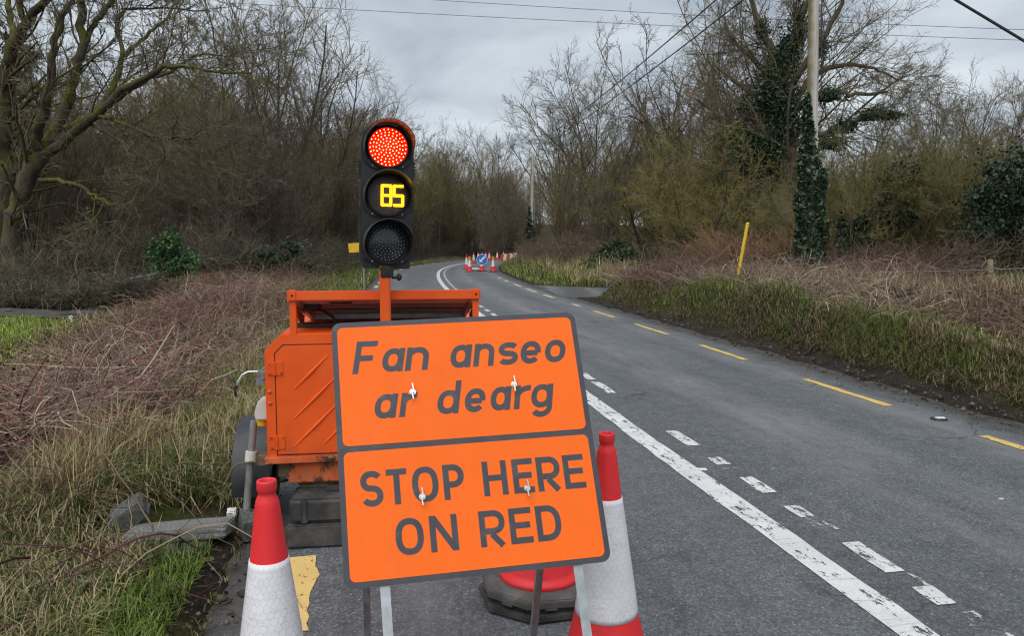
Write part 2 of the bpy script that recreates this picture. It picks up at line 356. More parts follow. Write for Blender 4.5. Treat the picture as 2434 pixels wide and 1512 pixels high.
class B:
    """collects solid shapes in one bmesh"""
    def __init__(self): self.bm = bmesh.new()
    def box(self, c, s, rot=None):
        r = bmesh.ops.create_cube(self.bm, size=1.0); M = Matrix.Translation(c) @ (rot.to_4x4() if rot else Matrix()) @ Matrix.Diagonal((*s, 1))
        bmesh.ops.transform(self.bm, matrix=M, verts=r['verts']); return self
    def cyl(self, p0, p1, r0, r1=None, n=16):
        p0, p1 = Vector(p0), Vector(p1); d = p1 - p0
        r = bmesh.ops.create_cone(self.bm, cap_ends=True, segments=n, radius1=r0, radius2=r0 if r1 is None else r1, depth=d.length)
        M = Matrix.Translation((p0 + p1) / 2) @ d.to_track_quat('Z', 'Y').to_matrix().to_4x4()
        bmesh.ops.transform(self.bm, matrix=M, verts=r['verts']); return self
    def sphere(self, c, r, s=(1, 1, 1), n=12):
        q = bmesh.ops.create_uvsphere(self.bm, u_segments=n, v_segments=max(6, n // 2), radius=r)
        bmesh.ops.transform(self.bm, matrix=Matrix.Translation(c) @ Matrix.Diagonal((*s, 1)), verts=q['verts']); return self
    def tube(self, pts, r, n=8):
        pts = [Vector(p) for p in pts]; rings = []
        for i, p in enumerate(pts):
            t = (pts[min(i + 1, len(pts) - 1)] - pts[max(i - 1, 0)]).normalized(); q = t.to_track_quat('Z', 'Y')
            rr = r[i] if isinstance(r, (list, tuple)) else r
            rings.append([self.bm.verts.new(p + q @ Vector((rr * math.cos(2 * math.pi * k / n), rr * math.sin(2 * math.pi * k / n), 0))) for k in range(n)])
        for a, b in zip(rings, rings[1:]):
            for k in range(n): self.bm.faces.new((a[k], a[(k + 1) % n], b[(k + 1) % n], b[k]))
        self.bm.faces.new(rings[0][::-1]); self.bm.faces.new(rings[-1]); return self
    def prism(self, poly, y0, y1):                       # poly in (x, z), extruded along y
        a = [self.bm.verts.new((x, y0, z)) for x, z in poly]; b = [self.bm.verts.new((x, y1, z)) for x, z in poly]; n = len(poly)
        self.bm.faces.new(a); self.bm.faces.new(b[::-1])
        for k in range(n): self.bm.faces.new((a[k], b[k], b[(k + 1) % n], a[(k + 1) % n]))
        return self
    def prismz(self, poly, z0, z1, s1=1.0):              # poly in (x, y), extruded upward, top scaled
        a = [self.bm.verts.new((x, y, z0)) for x, y in poly]; b = [self.bm.verts.new((x * s1, y * s1, z1)) for x, y in poly]; n = len(poly)
        self.bm.faces.new(a[::-1]); self.bm.faces.new(b)
        for k in range(n): self.bm.faces.new((a[k], a[(k + 1) % n], b[(k + 1) % n], b[k]))
        return self
    def lathe(self, prof, n=40, c=(0, 0), uvr=None):
        rings = [[self.bm.verts.new((c[0] + r * math.cos(2 * math.pi * k / n), c[1] + r * math.sin(2 * math.pi * k / n), z)) for k in range(n)] for r, z in prof]
        lay = self.bm.loops.layers.uv.verify() if uvr else None
        for i in range(len(rings) - 1):
            a, b = rings[i], rings[i + 1]
            for k in range(n):
                f = self.bm.faces.new((a[k], a[(k + 1) % n], b[(k + 1) % n], b[k])); f.smooth = True
                if uvr:
                    for lp, (kk, ii) in zip(f.loops, ((k, i), (k + 1, i), (k + 1, i + 1), (k, i + 1))): lp[lay].uv = (2 * math.pi * kk / n * uvr, prof[ii][1])
        return self
    def build(self, name, mat, parent=None, bevel=0.0, smooth=False, seg=2):
        bmesh.ops.recalc_face_normals(self.bm, faces=self.bm.faces)
        if bevel:
            es = [e for e in self.bm.edges if len(e.link_faces) == 2 and e.calc_face_angle(0) > 0.5]
            bmesh.ops.bevel(self.bm, geom=es, offset=bevel, segments=seg, affect='EDGES', clamp_overlap=True)
        me = bpy.data.meshes.new(name)
        if smooth:
            for f in self.bm.faces: f.smooth = True
        self.bm.to_mesh(me); self.bm.free()
        if smooth: me.set_sharp_from_angle(angle=R(38))
        me.materials.append(MATS[mat]); return mobj(name, me, parent)

def copy_tree(o, parent=None):
    c = o.copy(); COL.objects.link(c); c.parent = parent
    for ch in list(o.children): copy_tree(ch, c)
    return c

# ------------------------------------------------------------------ the road's line: x of the centre line as a function of distance
CP = np.array([(-12, 4.1), (-4, 2.8), (0, 2.15), (3.09, 1.65), (4.87, 1.31), (6.29, 1.05), (7.85, .78), (12, .12), (17.2, -.75), (22, -1.56), (26.9, -2.32), (31.6, -2.96),
               (38, -3.70), (46, -4.36), (52.7, -4.55), (58.2, -4.4), (64.7, -3.9), (75, -2.4), (90, 1.4), (110, 9), (140, 26), (180, 52)])
def hermite(t, ty, tx):
    m = np.gradient(tx, ty); i = np.clip(np.searchsorted(ty, t) - 1, 0, len(ty) - 2)
    h = ty[i + 1] - ty[i]; s = np.clip((t - ty[i]) / h, 0, 1)
    return (2*s**3-3*s**2+1)*tx[i] + (s**3-2*s**2+s)*h*m[i] + (-2*s**3+3*s**2)*tx[i+1] + (s**3-s**2)*h*m[i+1]
_ys = np.linspace(-12, 180, 1921); _xs = hermite(_ys, CP[:, 0], CP[:, 1])
_k = np.ones(31) / 31; _xs = np.convolve(np.pad(_xs, 15, mode='reflect', reflect_type='odd'), _k, 'valid')
def Xc(y): return np.interp(y, _ys, _xs)
def slope(y): return (Xc(y + .2) - Xc(y - .2)) / .4
def off(x, y): return (x - Xc(y)) / np.sqrt(1 + slope(y)**2)     # signed distance to the right of the centre line
def smooth(a, b, t):
    s = np.clip((t - a) / (b - a), 0, 1); return s * s * (3 - 2 * s)
_rn = np.random.RandomState(5); _ph = _rn.rand(24, 3) * 6.28; _fr = np.concatenate([np.geomspace(0.05, 2.2, 24)]); _an = _rn.rand(24) * 6.28
def lump(x, y, lo=0, hi=24):
    s = 0
    for i in range(lo, hi): s = s + np.sin(_fr[i] * 6.28 * (x * np.cos(_an[i]) + y * np.sin(_an[i])) + _ph[i, 0]) / (1 + _fr[i] * 3)
    return s
RW, LW = 3.62, 2.92                                               # half widths to the ends of the tarmac
def side_d(x, y):                                                 # distance from the side lane's middle, negative inside its tarmac
    cy = 26.2 - 0.17 * (x - 1.0); hw = 2.35 + 2.6 * np.exp(-np.maximum(x - 0.4, 0) / 1.6)
    return np.where(x > -1.2, np.abs(y - cy) - hw, 9.0)
def field_edge(y): return np.interp(y, [2, 6, 9.6, 15, 18, 60], [-5.2, -5.6, -6.5, -8.7, -9.3, -10])
def Hg(x, y):
    x, y = np.asarray(x, float), np.asarray(y, float); d = off(x, y)
    bank = (0.60 + 0.10 * np.sin(y * .55) + .06 * lump(x, y, 8, 16)) * smooth(RW + .30, RW + .95, d) + 0.30 * smooth(RW + 1.6, RW + 14, d)
    bank = bank * smooth(0.0, 1.1, side_d(x, y)) * (0.55 + 0.45 * smooth(31, 21, y))
    lv = 0.02 * smooth(-LW, -LW - .5, d) + (0.03 * lump(x, y, 8, 20)) * smooth(-LW - .1, -LW - 1, d)
    mound = 0.26 * smooth(-LW - 1.1, -LW - 2.0, d) * smooth(field_edge(y) + .2, field_edge(y) + 3.2, x) * smooth(4.0, 8.0, y)
    hedge = 0.62 * smooth(17.9, 21.0, y + 0.10 * (x + 8)) * smooth(-5.2, -7.4, d)
    far = 1.2 * smooth(30, 120, np.abs(d)) + 9.0 * smooth(125, 330, np.hypot(x, y)) + 0.25 * lump(x * .2, y * .2, 0, 8) * smooth(12, 60, np.abs(d))
    h = np.where(d > 0, bank, lv + np.maximum(mound, hedge)) + far
    core = (d > -LW + .05) & (d < RW - .05)
    core |= (side_d(x, y) < -0.15) & (d > 0)
    return np.where(core, -0.12, h)

def lerp3(a, b, t): return a + (b - a) * t[:, None]
def build_ground():
    gx = np.unique(np.concatenate([-np.geomspace(12, 1500, 40), np.arange(-12, 13.01, .25), np.geomspace(13.2, 1500, 40)]))
    gy = np.unique(np.concatenate([-np.geomspace(2, 300, 14), np.arange(-2, 34, .25), np.geomspace(34.3, 2500, 75)]))
    X, Y = np.meshgrid(gx, gy); Z = Hg(X.ravel(), Y.ravel()); x, y = X.ravel(), Y.ravel()
    nx, ny = len(gx), len(gy); i = np.arange(nx * ny).reshape(ny, nx)
    Fq = np.stack([i[:-1, :-1], i[:-1, 1:], i[1:, 1:], i[1:, :-1]], -1).reshape(-1, 4)
    d = off(x, y); n = lump(x, y, 6, 20)
    litter = np.tile(np.array([.055, .041, .031]), (len(x), 1)); grass = np.array([.062, .075, .018]); straw = np.array([.14, .115, .055]); mud = np.array([.042, .035, .028])
    c = litter
    lv = (d < -LW) & (d > -4.4) & (y > -5)
    c = np.where(lv[:, None], lerp3(grass[None], straw[None], np.clip(.35 + .3 * n, 0, 1)), c)
    fld = (x < field_edge(y)) & (y < 16.2) & (d < -3)
    c = np.where(fld[:, None], lerp3(np.array([[.16, .20, .035]]), straw[None], np.clip(.25 + .3 * n, 0, .8)), c)
    rb = (d > RW) & (d < RW + 1.9)
    c = np.where(rb[:, None], lerp3(grass[None] * .8, litter, np.clip(.4 + .4 * n, 0, 1)), c)
    dirt = ((d > RW - .3) & (d < RW + .42)) | ((d < -LW + .2) & (d > -LW - .18))
    c = np.where(dirt[:, None], mud[None], c)
    rf = (x > 9.0) & (y > 9) & (y < 22) & (d > 5)
    c = np.where(rf[:, None], np.array([[.085, .13, .022]]), c)
    me = fast_mesh('ground', np.stack([x, y, Z], -1), Fq, 'ground', True, c)
    tag(mobj('ground', me), 'rough grassy ground of verges, banks and wood floor', kind='structure')
build_ground()

def ribbon(name, s, d0, d1, z, mat, parent, n_across=1, jitter=0.0, rng=None):
    """strip of road surface or paint between offsets d0 and d1 along the distances s"""
    s = np.asarray(s, float); sl = slope(s); nrm = np.stack([1 / np.sqrt(1 + sl**2), -sl / np.sqrt(1 + sl**2)], -1)
    cen = np.stack([Xc(s), s], -1); t = np.linspace(0, 1, n_across + 1)
    D0 = np.broadcast_to(d0, s.shape) + (rng.randn(len(s)) * jitter if jitter else 0); D1 = np.broadcast_to(d1, s.shape) + (rng.randn(len(s)) * jitter if jitter else 0)
    D = D0[:, None] * (1 - t) + D1[:, None] * t
    P = cen[:, None, :] + nrm[:, None, :] * D[:, :, None]
    zz = z - 0.0025 * D**2
    V = np.concatenate([P, zz[:, :, None]], -1).reshape(-1, 3)
    k = n_across + 1; i = np.arange(len(s) * k).reshape(len(s), k)
    Fq = np.stack([i[:-1, :-1], i[:-1, 1:], i[1:, 1:], i[1:, :-1]], -1).reshape(-1, 4)
    uv = np.stack([np.repeat(s, k), D.ravel()], -1)
    return mobj(name, fast_mesh(name, V, Fq, mat, True, uv=uv), parent)
rng = np.random.RandomState(11)
road = tag(ribbon('road', np.concatenate([np.arange(-10, 40, .25), np.arange(40, 178, .8)]), -LW, RW, 0.0, 'asphalt', None, 14, 0.035, rng), 'worn grey tarmac road curving away into the trees', kind='structure')
def build_side():
    xs = np.linspace(-0.6, 60, 60); t = np.linspace(-1, 1, 9); V = []; UV = []
    for x in xs:
        cy = 26.2 - .17 * (x - 1.0); hw = 2.25 + 2.6 * math.exp(-max(x - .4, 0) / 1.6)
        for q in t:
            y = cy + hw * q; xx = max(x, float(Xc(y)) + RW - .25)
            V.append((xx, y, -0.030 + .012 * (1 - q * q))); UV.append((y, x))
    k = 9; i = np.arange(len(V)).reshape(-1, k); Fq = np.stack([i[:-1, :-1], i[1:, :-1], i[1:, 1:], i[:-1, 1:]], -1).reshape(-1, 4)
    tag(mobj('side_road', fast_mesh('side_road', np.array(V), Fq, 'asphalt_side', True, uv=np.array(UV))), 'narrow worn tarmac lane turning off between the banks', kind='structure')
    V, UV = [], []
    xs = np.linspace(-60, -6.4, 50)
    for x in xs:
        cy = 17.0 + .05 * (x + 9) + .15 * math.sin(x)
        for q in np.linspace(-1, 1, 5): V.append((x, cy + .85 * q, float(Hg(x, cy + .85 * q)) + .035)); UV.append((x, q))
    k = 5; i = np.arange(len(V)).reshape(-1, k); Fq = np.stack([i[:-1, :-1], i[1:, :-1], i[1:, 1:], i[:-1, 1:]], -1).reshape(-1, 4)
    tag(mobj('path', fast_mesh('path', np.array(V), Fq, 'mud_track', True, uv=np.array(UV))), 'dark muddy track along the far side of the field', kind='structure')
build_side()

# painted markings, each a piece of the road
Z1 = 0.0045
def depth_of(py, d=0.0):
    y = float(gp(CX, py)[1]); return y + float(slope(y)) * d
ribbon('centre_line', np.arange(-6, 120, .2), -.085, .085, Z1, 'white_line', road, 2, 0.004, rng)
dash = [(4.02, 3.72), (4.02 + .0, 4.02)]
near = [(1437, 1395), (1360, 1290), (1230, 1203), (1172, 1135), (1105, 1088), (1060, 1025), (935, 908), (903, 888)]
ss = [(depth_of(a, .35), depth_of(b, .35)) for a, b in near]
s = 9.7
while s < 64:
    L = .55 + .35 * rng.rand(); ss.append((s, s + L)); s += L + .30 + .25 * rng.rand()
for a, b in ss: ribbon('broken_line_dash', np.linspace(a, b, max(3, int((b - a) / .15))), .268, .372, Z1, 'white_line_worn', road, 2, 0.006, rng)
for a, b in ((2.2, 3.1), (3.35, 3.8), (4.05, 4.4), (4.55, 4.95), (5.2, 5.5)): ribbon('worn_paint', np.linspace(a, b, 8), .26, .38, Z1 + .0006, 'white_line_scrap' if 'white_line_scrap' in MATS else m_paint('white_line_scrap', (.66, .66, .62), .60) and 'white_line_scrap', road, 1)
for a, b in ((1068, 1030), (960, 897), (852, 817), (792, 768), (752, 737)):
    ya, yb = depth_of(a, 3.03), depth_of(b, 3.03); ribbon('edge_line_dash', np.linspace(ya, yb, 12), 2.84, 2.94, Z1, 'yellow_line', road, 2, 0.006, rng)
for a, b in ((726, 721), (707, 699), (693, 685), (680.5, 674), (668.8, 664.8), (661, 658)):
    ya, yb = depth_of(a, 3.03), depth_of(b, 3.03); ribbon('edge_line_dash', np.linspace(ya, yb, 12), 2.85, 2.96, Z1, 'cream_line', road, 2, 0.006, rng)
s = depth_of(1497, -2.55)
while s < 100:
    L = depth_of(1318, -2.55) - s if s < 4 else 1.5
    ribbon('edge_line_dash', np.linspace(s, s + L, 14), -2.62, -2.475, Z1, 'yellow_line_near' if s < 9 else 'cream_line', road, 3, 0.010, rng); s += 3.1
# raised road studs
for px, py in ((1664, 1115), (2232, 993)):
    p = gp(px, py); b = B(); b.box((p[0], p[1], -.012), (.13, .09, .022)); st = b.build('road_stud', 'rubber', road, .008)
    b = B(); b.box((p[0], p[1] - .02, .002), (.09, .045, .010)); b.build('reflector', 'litter', st, .006)

# ------------------------------------------------------------------ plants: arrays of tapering branches
def nrmz(v): return v / (np.linalg.norm(v, axis=-1, keepdims=True) + 1e-9)
def paths(rng, S, D, L, r0, K, wander=.15, up=.05, tip=.3):
    Bn = len(S); P = np.empty((Bn, K, 3)); P[:, 0] = S; d = nrmz(D); st = (L / (K - 1))[:, None]
    for k in range(1, K):
        P[:, k] = P[:, k - 1] + d * st
        d = d + rng.randn(Bn, 3) * wander; d[:, 2] += up; d = nrmz(d)
    return P, r0[:, None] * (1 - (1 - tip) * np.linspace(0, 1, K)[None]**.85)
def spawn(rng, P, Rr, L, n, t0, t1, ang, sd, ratio, rr, prof=.5, rmin=.004):
    Bn, K, _ = P.shape
    t = t0 + (t1 - t0) * ((np.arange(n)[None] + rng.rand(Bn, n)) / n); f = t * (K - 1); i = np.clip(f.astype(int), 0, K - 2); a = (f - i)[..., None]
    bi = np.arange(Bn)[:, None]; s = P[bi, i] * (1 - a) + P[bi, i + 1] * a; T = nrmz(P[bi, i + 1] - P[bi, i]); r = Rr[bi, i] * (1 - a[..., 0]) + Rr[bi, i + 1] * a[..., 0]
    ref = np.where(np.abs(T[..., 2:3]) < .9, np.array([0, 0, 1.]), np.array([1., 0, 0])); e1 = nrmz(np.cross(T, ref)); e2 = np.cross(T, e1)
    az = rng.rand(Bn, n, 1) * 6.283; an = np.radians(ang + sd * rng.randn(Bn, n, 1))
    D = np.cos(an) * T + np.sin(an) * (np.cos(az) * e1 + np.sin(az) * e2)
    Lc = L[:, None] * ratio * (1 - prof * t) * (.55 + .9 * rng.rand(Bn, n))
    return s.reshape(-1, 3), D.reshape(-1, 3), Lc.ravel(), np.maximum(r * rr * (.7 + .5 * rng.rand(Bn, n)), rmin).ravel()
def tubes(P, Rr, S):
    Bn, K, _ = P.shape; T = np.empty_like(P); T[:, 1:-1] = P[:, 2:] - P[:, :-2]; T[:, 0] = P[:, 1] - P[:, 0]; T[:, -1] = P[:, -1] - P[:, -2]; T = nrmz(T)
    m = nrmz(T.mean(1)); ref = np.where(np.abs(m[:, 2:3]) < .85, np.array([0, 0, 1.]), np.array([1., 0, 0]))[:, None, :]
    e1 = nrmz(np.cross(T, np.broadcast_to(ref, T.shape))); e2 = np.cross(T, e1)
    th = np.arange(S) * 6.28319 / S
    V = P[:, :, None] + Rr[:, :, None, None] * (np.cos(th)[None, None, :, None] * e1[:, :, None] + np.sin(th)[None, None, :, None] * e2[:, :, None])
    i = np.arange(Bn * K * S).reshape(Bn, K, S); j = np.roll(i, -1, 2)
    Fq = np.stack([i[:, :-1], j[:, :-1], j[:, 1:], i[:, 1:]], -1).reshape(-1, 4)
    return V.reshape(-1, 3), Fq
def join(parts):
    V, Fc, o = [], [], 0
    for v, f in parts: V.append(v); Fc.append(f + o); o += len(v)
    return np.concatenate(V), np.concatenate(Fc)
def ramify(rng, P, Rr, L, spec, sides=(5, 4, 3, 3)):
    """grow the given limbs into ever finer branches; returns the tube parts of each level"""
    out = []
    for li, sp in enumerate(spec):
        S, D, Lc, rc = spawn(rng, P, Rr, L, sp['n'], sp.get('t0', .2), sp.get('t1', 1.0), sp['ang'], sp.get('sd', 10), sp['ratio'], sp.get('rr', .55), sp.get('prof', .45), sp.get('rmin', .006))
        if 'droop' in sp: D[:, 2] -= sp['droop']
        P, Rr = paths(rng, S, D, Lc, rc, sp.get('K', 4), sp.get('w', .16), sp.get('up', .05), sp.get('tip', .45)); L = Lc
        out.append(tubes(P, Rr, sides[min(li, len(sides) - 1)]))
    return out
def catmull(pts, n):
    pts = np.array(pts, float); q = np.vstack([2 * pts[0] - pts[1], pts, 2 * pts[-1] - pts[-2]]); t = np.linspace(0, len(pts) - 1, n); i = np.clip(t.astype(int), 0, len(pts) - 2); u = (t - i)[:, None]
    a, b, c, d = q[i], q[i + 1], q[i + 2], q[i + 3]
    return .5 * (2 * b + (c - a) * u + (2 * a - 5 * b + 4 * c - d) * u**2 + (3 * b - a - 3 * c + d) * u**3)

PROTO = {}
def proto(key, seed, H, tr, trunks=1, lean=.05, spread=0.0, t_up=.03, wob=.05, limb=None, twigs=None, bark='bark', twig='twig', K0=9, frac=None):
    rng = np.random.RandomState(seed)
    az = rng.rand(trunks) * 6.283; D = np.stack([np.cos(az) * spread, np.sin(az) * spread, np.ones(trunks)], -1) + rng.randn(trunks, 3) * lean
    S = np.zeros((trunks, 3)); S[:, :2] = rng.randn(trunks, 2) * (.0 if trunks == 1 else .22); S[:, 2] = -.35
    L = H * (1.0 + (0 if trunks == 1 else .2) * (rng.rand(trunks) - .5)) * (frac or (.93 if trunks == 1 else 1.0))
    P, Rr = paths(rng, S, D, L, np.full(trunks, tr) * (.7 + .5 * rng.rand(trunks)) if trunks > 1 else np.full(1, tr), K0, wob, t_up, .16)
    Rr[:, 0] *= 1.35
    parts = [tubes(P, Rr, 7)]
    lv = ramify(rng, P, Rr, L, limb + twigs, (5, 4, 3, 3))
    parts.append(lv[0])
    tm = fast_mesh(key + '_trunk', *join(parts), bark, True); cm = fast_mesh(key + '_crown', *join(lv[1:]), twig, True)
    PROTO[key] = (tm, cm)
proto('ash', 3, 15, .17, frac=.62, limb=[dict(n=13, t0=.30, ang=30, sd=9, ratio=.66, prof=.18, up=.045, K=7, w=.09, rr=.55)],
      twigs=[dict(n=10, t0=.2, ang=36, ratio=.36, prof=.3, up=.07, K=5, w=.13, rmin=.016), dict(n=7, t0=.15, ang=36, ratio=.5, up=.08, K=4, w=.15, rmin=.010), dict(n=5, t0=.2, ang=36, ratio=.55, up=.06, K=2, rmin=.0075)], twig='twig')
proto('oak', 8, 13, .27, frac=.5, limb=[dict(n=12, t0=.32, ang=44, sd=14, ratio=.88, prof=.15, up=.03, K=8, w=.17, rr=.58)],
      twigs=[dict(n=11, t0=.2, ang=48, ratio=.36, up=.04, K=5, w=.24, rmin=.018), dict(n=8, t0=.15, ang=48, ratio=.46, up=.04, K=4, w=.26, rmin=.010), dict(n=5, t0=.2, ang=44, ratio=.5, K=2, w=.25, rmin=.0075)], twig='twig')
proto('pole_thicket', 17, 11, .075, trunks=7, spread=.16, t_up=.05, wob=.06, limb=[dict(n=12, t0=.18, ang=34, ratio=.28, prof=.4, up=.10, K=5, w=.12, rr=.5, rmin=.014)],
      twigs=[dict(n=9, t0=.1, ang=36, ratio=.48, up=.08, K=4, w=.16, rmin=.009), dict(n=6, t0=.15, ang=38, ratio=.5, up=.06, K=2, rmin=.007)], twig='twig_olive')
proto('brown_thicket', 23, 9, .06, trunks=8, spread=.22, t_up=.05, wob=.08, limb=[dict(n=11, t0=.10, ang=44, ratio=.34, prof=.4, up=.04, K=6, w=.22, rr=.55, rmin=.018)],
      twigs=[dict(n=9, t0=.1, ang=42, ratio=.5, up=.03, K=5, w=.30, rmin=.011), dict(n=5, t0=.15, ang=44, ratio=.5, up=.02, K=2, w=.28, rmin=.008)], twig='twig_purple')
proto('willow', 31, 6.2, .07, trunks=12, spread=.62, t_up=.02, wob=.10, limb=[dict(n=11, t0=.12, ang=42, ratio=.36, prof=.35, up=.03, K=5, w=.2, rr=.5, rmin=.012)],
      twigs=[dict(n=10, t0=.1, ang=46, ratio=.5, up=.02, K=4, w=.25, rmin=.009), dict(n=7, t0=.1, ang=46, ratio=.5, up=.0, K=2, w=.25, rmin=.007)], bark='bark_mossy', twig='twig_olive')
proto('scrub', 41, 2.6, .022, trunks=26, spread=.75, t_up=.02, wob=.16, K0=6, limb=[dict(n=8, t0=.1, ang=46, ratio=.42, prof=.3, up=.0, K=4, w=.25, rr=.6, rmin=.008)],
      twigs=[dict(n=7, t0=.1, ang=50, ratio=.5, up=.0, K=2, w=.3, rmin=.006)], bark='twig_dark', twig='twig_dark')
proto('brush', 43, 2.2, .013, trunks=60, spread=.55, t_up=.0, wob=.08, K0=5, limb=[dict(n=9, t0=.1, ang=28, ratio=.42, prof=.3, up=.03, K=3, w=.12, rr=.7, rmin=.006)],
      twigs=[dict(n=4, t0=.1, ang=30, ratio=.5, up=.02, K=2, w=.15, rmin=.005)], bark='twig_tan', twig='twig_tan')
def top_of(me):
    z = np.empty(len(me.vertices) * 3, np.float32); me.vertices.foreach_get('co', z); return float(np.percentile(z[2::3], 99.3))
PH = {k: top_of(v[1]) for k, v in PROTO.items()}
NAMES = dict(ash='ash_tree', oak='spreading_tree', pole_thicket='multi_stemmed_tree', brown_thicket='twiggy_tree', willow='willow_bush', scrub='scrub_bush', brush='brushwood_bush')

def place(key, px, Y, H, label, rz=None, cat='tree', group=None, wide=1.0, name=None):
    p = at(px, 600, Y); x = p[0]; z = float(Hg(x, Y))
    rr = random.Random(int(px * 7 + Y * 13)); o = empty(name or NAMES[key], (x, Y, z), rz if rz is not None else rr.random() * 6.28)
    s = H / PH[key]; o.scale = (s * wide, s * wide, s)
    tm, cm = PROTO[key]
    mobj('trunk' if cat == 'tree' else 'stems', tm, o); mobj('crown', cm, o)
    return tag(o, label, cat, group)

# the trees one can tell apart, from the photo's left to its right
T1 = place('ash', 662, 40, 16.5, 'tall slender bare tree rising above the wood behind the traffic light, highest of its row')
place('ash', 762, 46, 15.2, 'thin bare tree just beside the tallest slender one, nearer the traffic light')
place('ash', 560, 38, 13.6, 'bare tree with fine upright twigs between the mossy tree and the tall slender tree')
place('ash', 838, 62, 14.0, 'bare tree at the lower end of the wood, directly behind the signal head')
place('oak', 470, 36, 9.6, 'wide bare tree with crooked branches in the wood left of the tall slender tree')
place('oak', 330, 40, 11.0, 'bare crooked tree standing behind the leaning mossy limbs')
place('oak', 190, 34, 9.0, 'dense bare tree filling the gap behind the mossy trunk')
place('brown_thicket', 420, 31, 7.5, 'twiggy brown tree at the front of the wood above the green laurel bush', cat='tree')
place('brown_thicket', 540, 33, 7.0, 'low twiggy brown tree in front of the wood midway along the bramble hedge')
place('brown_thicket', 690, 37, 7.5, 'twiggy brown tree close behind the bramble hedge beside the yellow board')
place('brown_thicket', 250, 30, 6.5, 'low tangled bare tree behind the metal rail')
place('pole_thicket', 900, 70, 12.5, 'many-stemmed bare tree showing just right of the red lamp', rz=1.0)
place('pole_thicket', 800, 55, 10.5, 'many-stemmed bare tree left of the signal housing')
place('pole_thicket', 985, 82, 11.5, 'many-stemmed tree beyond the bend left of the blue arrow sign')
place('pole_thicket', 1065, 88, 12.2, 'pale olive many-stemmed tree beyond the bend, above the far end of the centre line')
place('pole_thicket', 1130, 90, 12.6, 'bare many-stemmed tree straight above the row of far cones')
place('brown_thicket', 1195, 84, 11.0, 'dark purplish twiggy tree above the striped barriers')
place('brown_thicket', 1160, 80, 7.0, 'low dark twiggy tree behind the row of far cones')
place('ash', 1330, 58, 13.2, 'slender bare tree beside the far ivy-clad pole')
place('ash', 1405, 55, 16.0, 'tallest bare tree on the low hedge between the far pole and the olive bush')
place('oak', 1570, 52, 14.0, 'rounded bare tree behind the olive willow bush, under the diagonal wires')
place('oak', 1690, 46, 14.2, 'bare tree with rising limbs between the diagonal wires and the ivy-clad oak')
place('oak', 1630, 50, 15.0, 'tall bare tree directly behind the olive willow bushes')
place('oak', 1755, 42, 13.5, 'dark bare tree close on the left of the ivy-clad oak', rz=2.2)
place('ash', 1490, 58, 12.2, 'bare tree behind the low hedge, just left of the olive willow bush')
place('willow', 1560, 37, 6.6, 'olive-yellow twiggy willow bush nearest the low hedge by the side lane', cat='bush', wide=.95)
place('willow', 1680, 33, 6.0, 'olive-yellow twiggy willow bush left of the ivy-clad oak', cat='bush', wide=1.0, rz=2.0)
place('oak', 1850, 39, 14.5, 'broad bare crown spreading behind the ivy-clad oak', rz=1.3)
place('oak', 2075, 45, 10.2, 'bare brown tree right of the wooden pole with low arching branches')
place('ash', 2185, 60, 13.6, 'first slim bare tree on the open skyline right of the wooden pole')
place('ash', 2290, 60, 14.6, 'second slim bare tree on the open skyline right of the wooden pole')
place('ash', 2395, 57, 15.0, 'slim bare tree at the right end of the skyline')
place('brown_thicket', 2330, 42, 7.5, 'purplish twiggy tree low on the right skyline')
place('willow', 1990, 27, 4.6, 'olive tangled bush directly right of the ivy-clad pole', cat='bush')
place('willow', 2110, 27.5, 4.9, 'olive tangled bush with ivy heart midway between pole and fence post', cat='bush', rz=4.0)
place('willow', 2225, 28, 4.4, 'olive tangled bush behind the strip of pale dead grass', cat='bush', rz=5.0)
place('willow', 2390, 25, 5.0, 'olive tangled bush overhanging the fence at the right edge', cat='bush', rz=.5)
place('brush', 1780, 22.0, 1.55, 'rounded red-brown brushwood bush behind the yellow marker post', cat='bush', wide=1.5)
place('brush', 1680, 23.0, 1.45, 'rounded red-brown brushwood bush left of the yellow marker post', cat='bush', wide=1.4, rz=2.0)
place('brush', 1860, 22.5, 1.2, 'low red-brown brushwood bush between marker post and wooden pole', cat='bush', wide=1.5, rz=4.0)

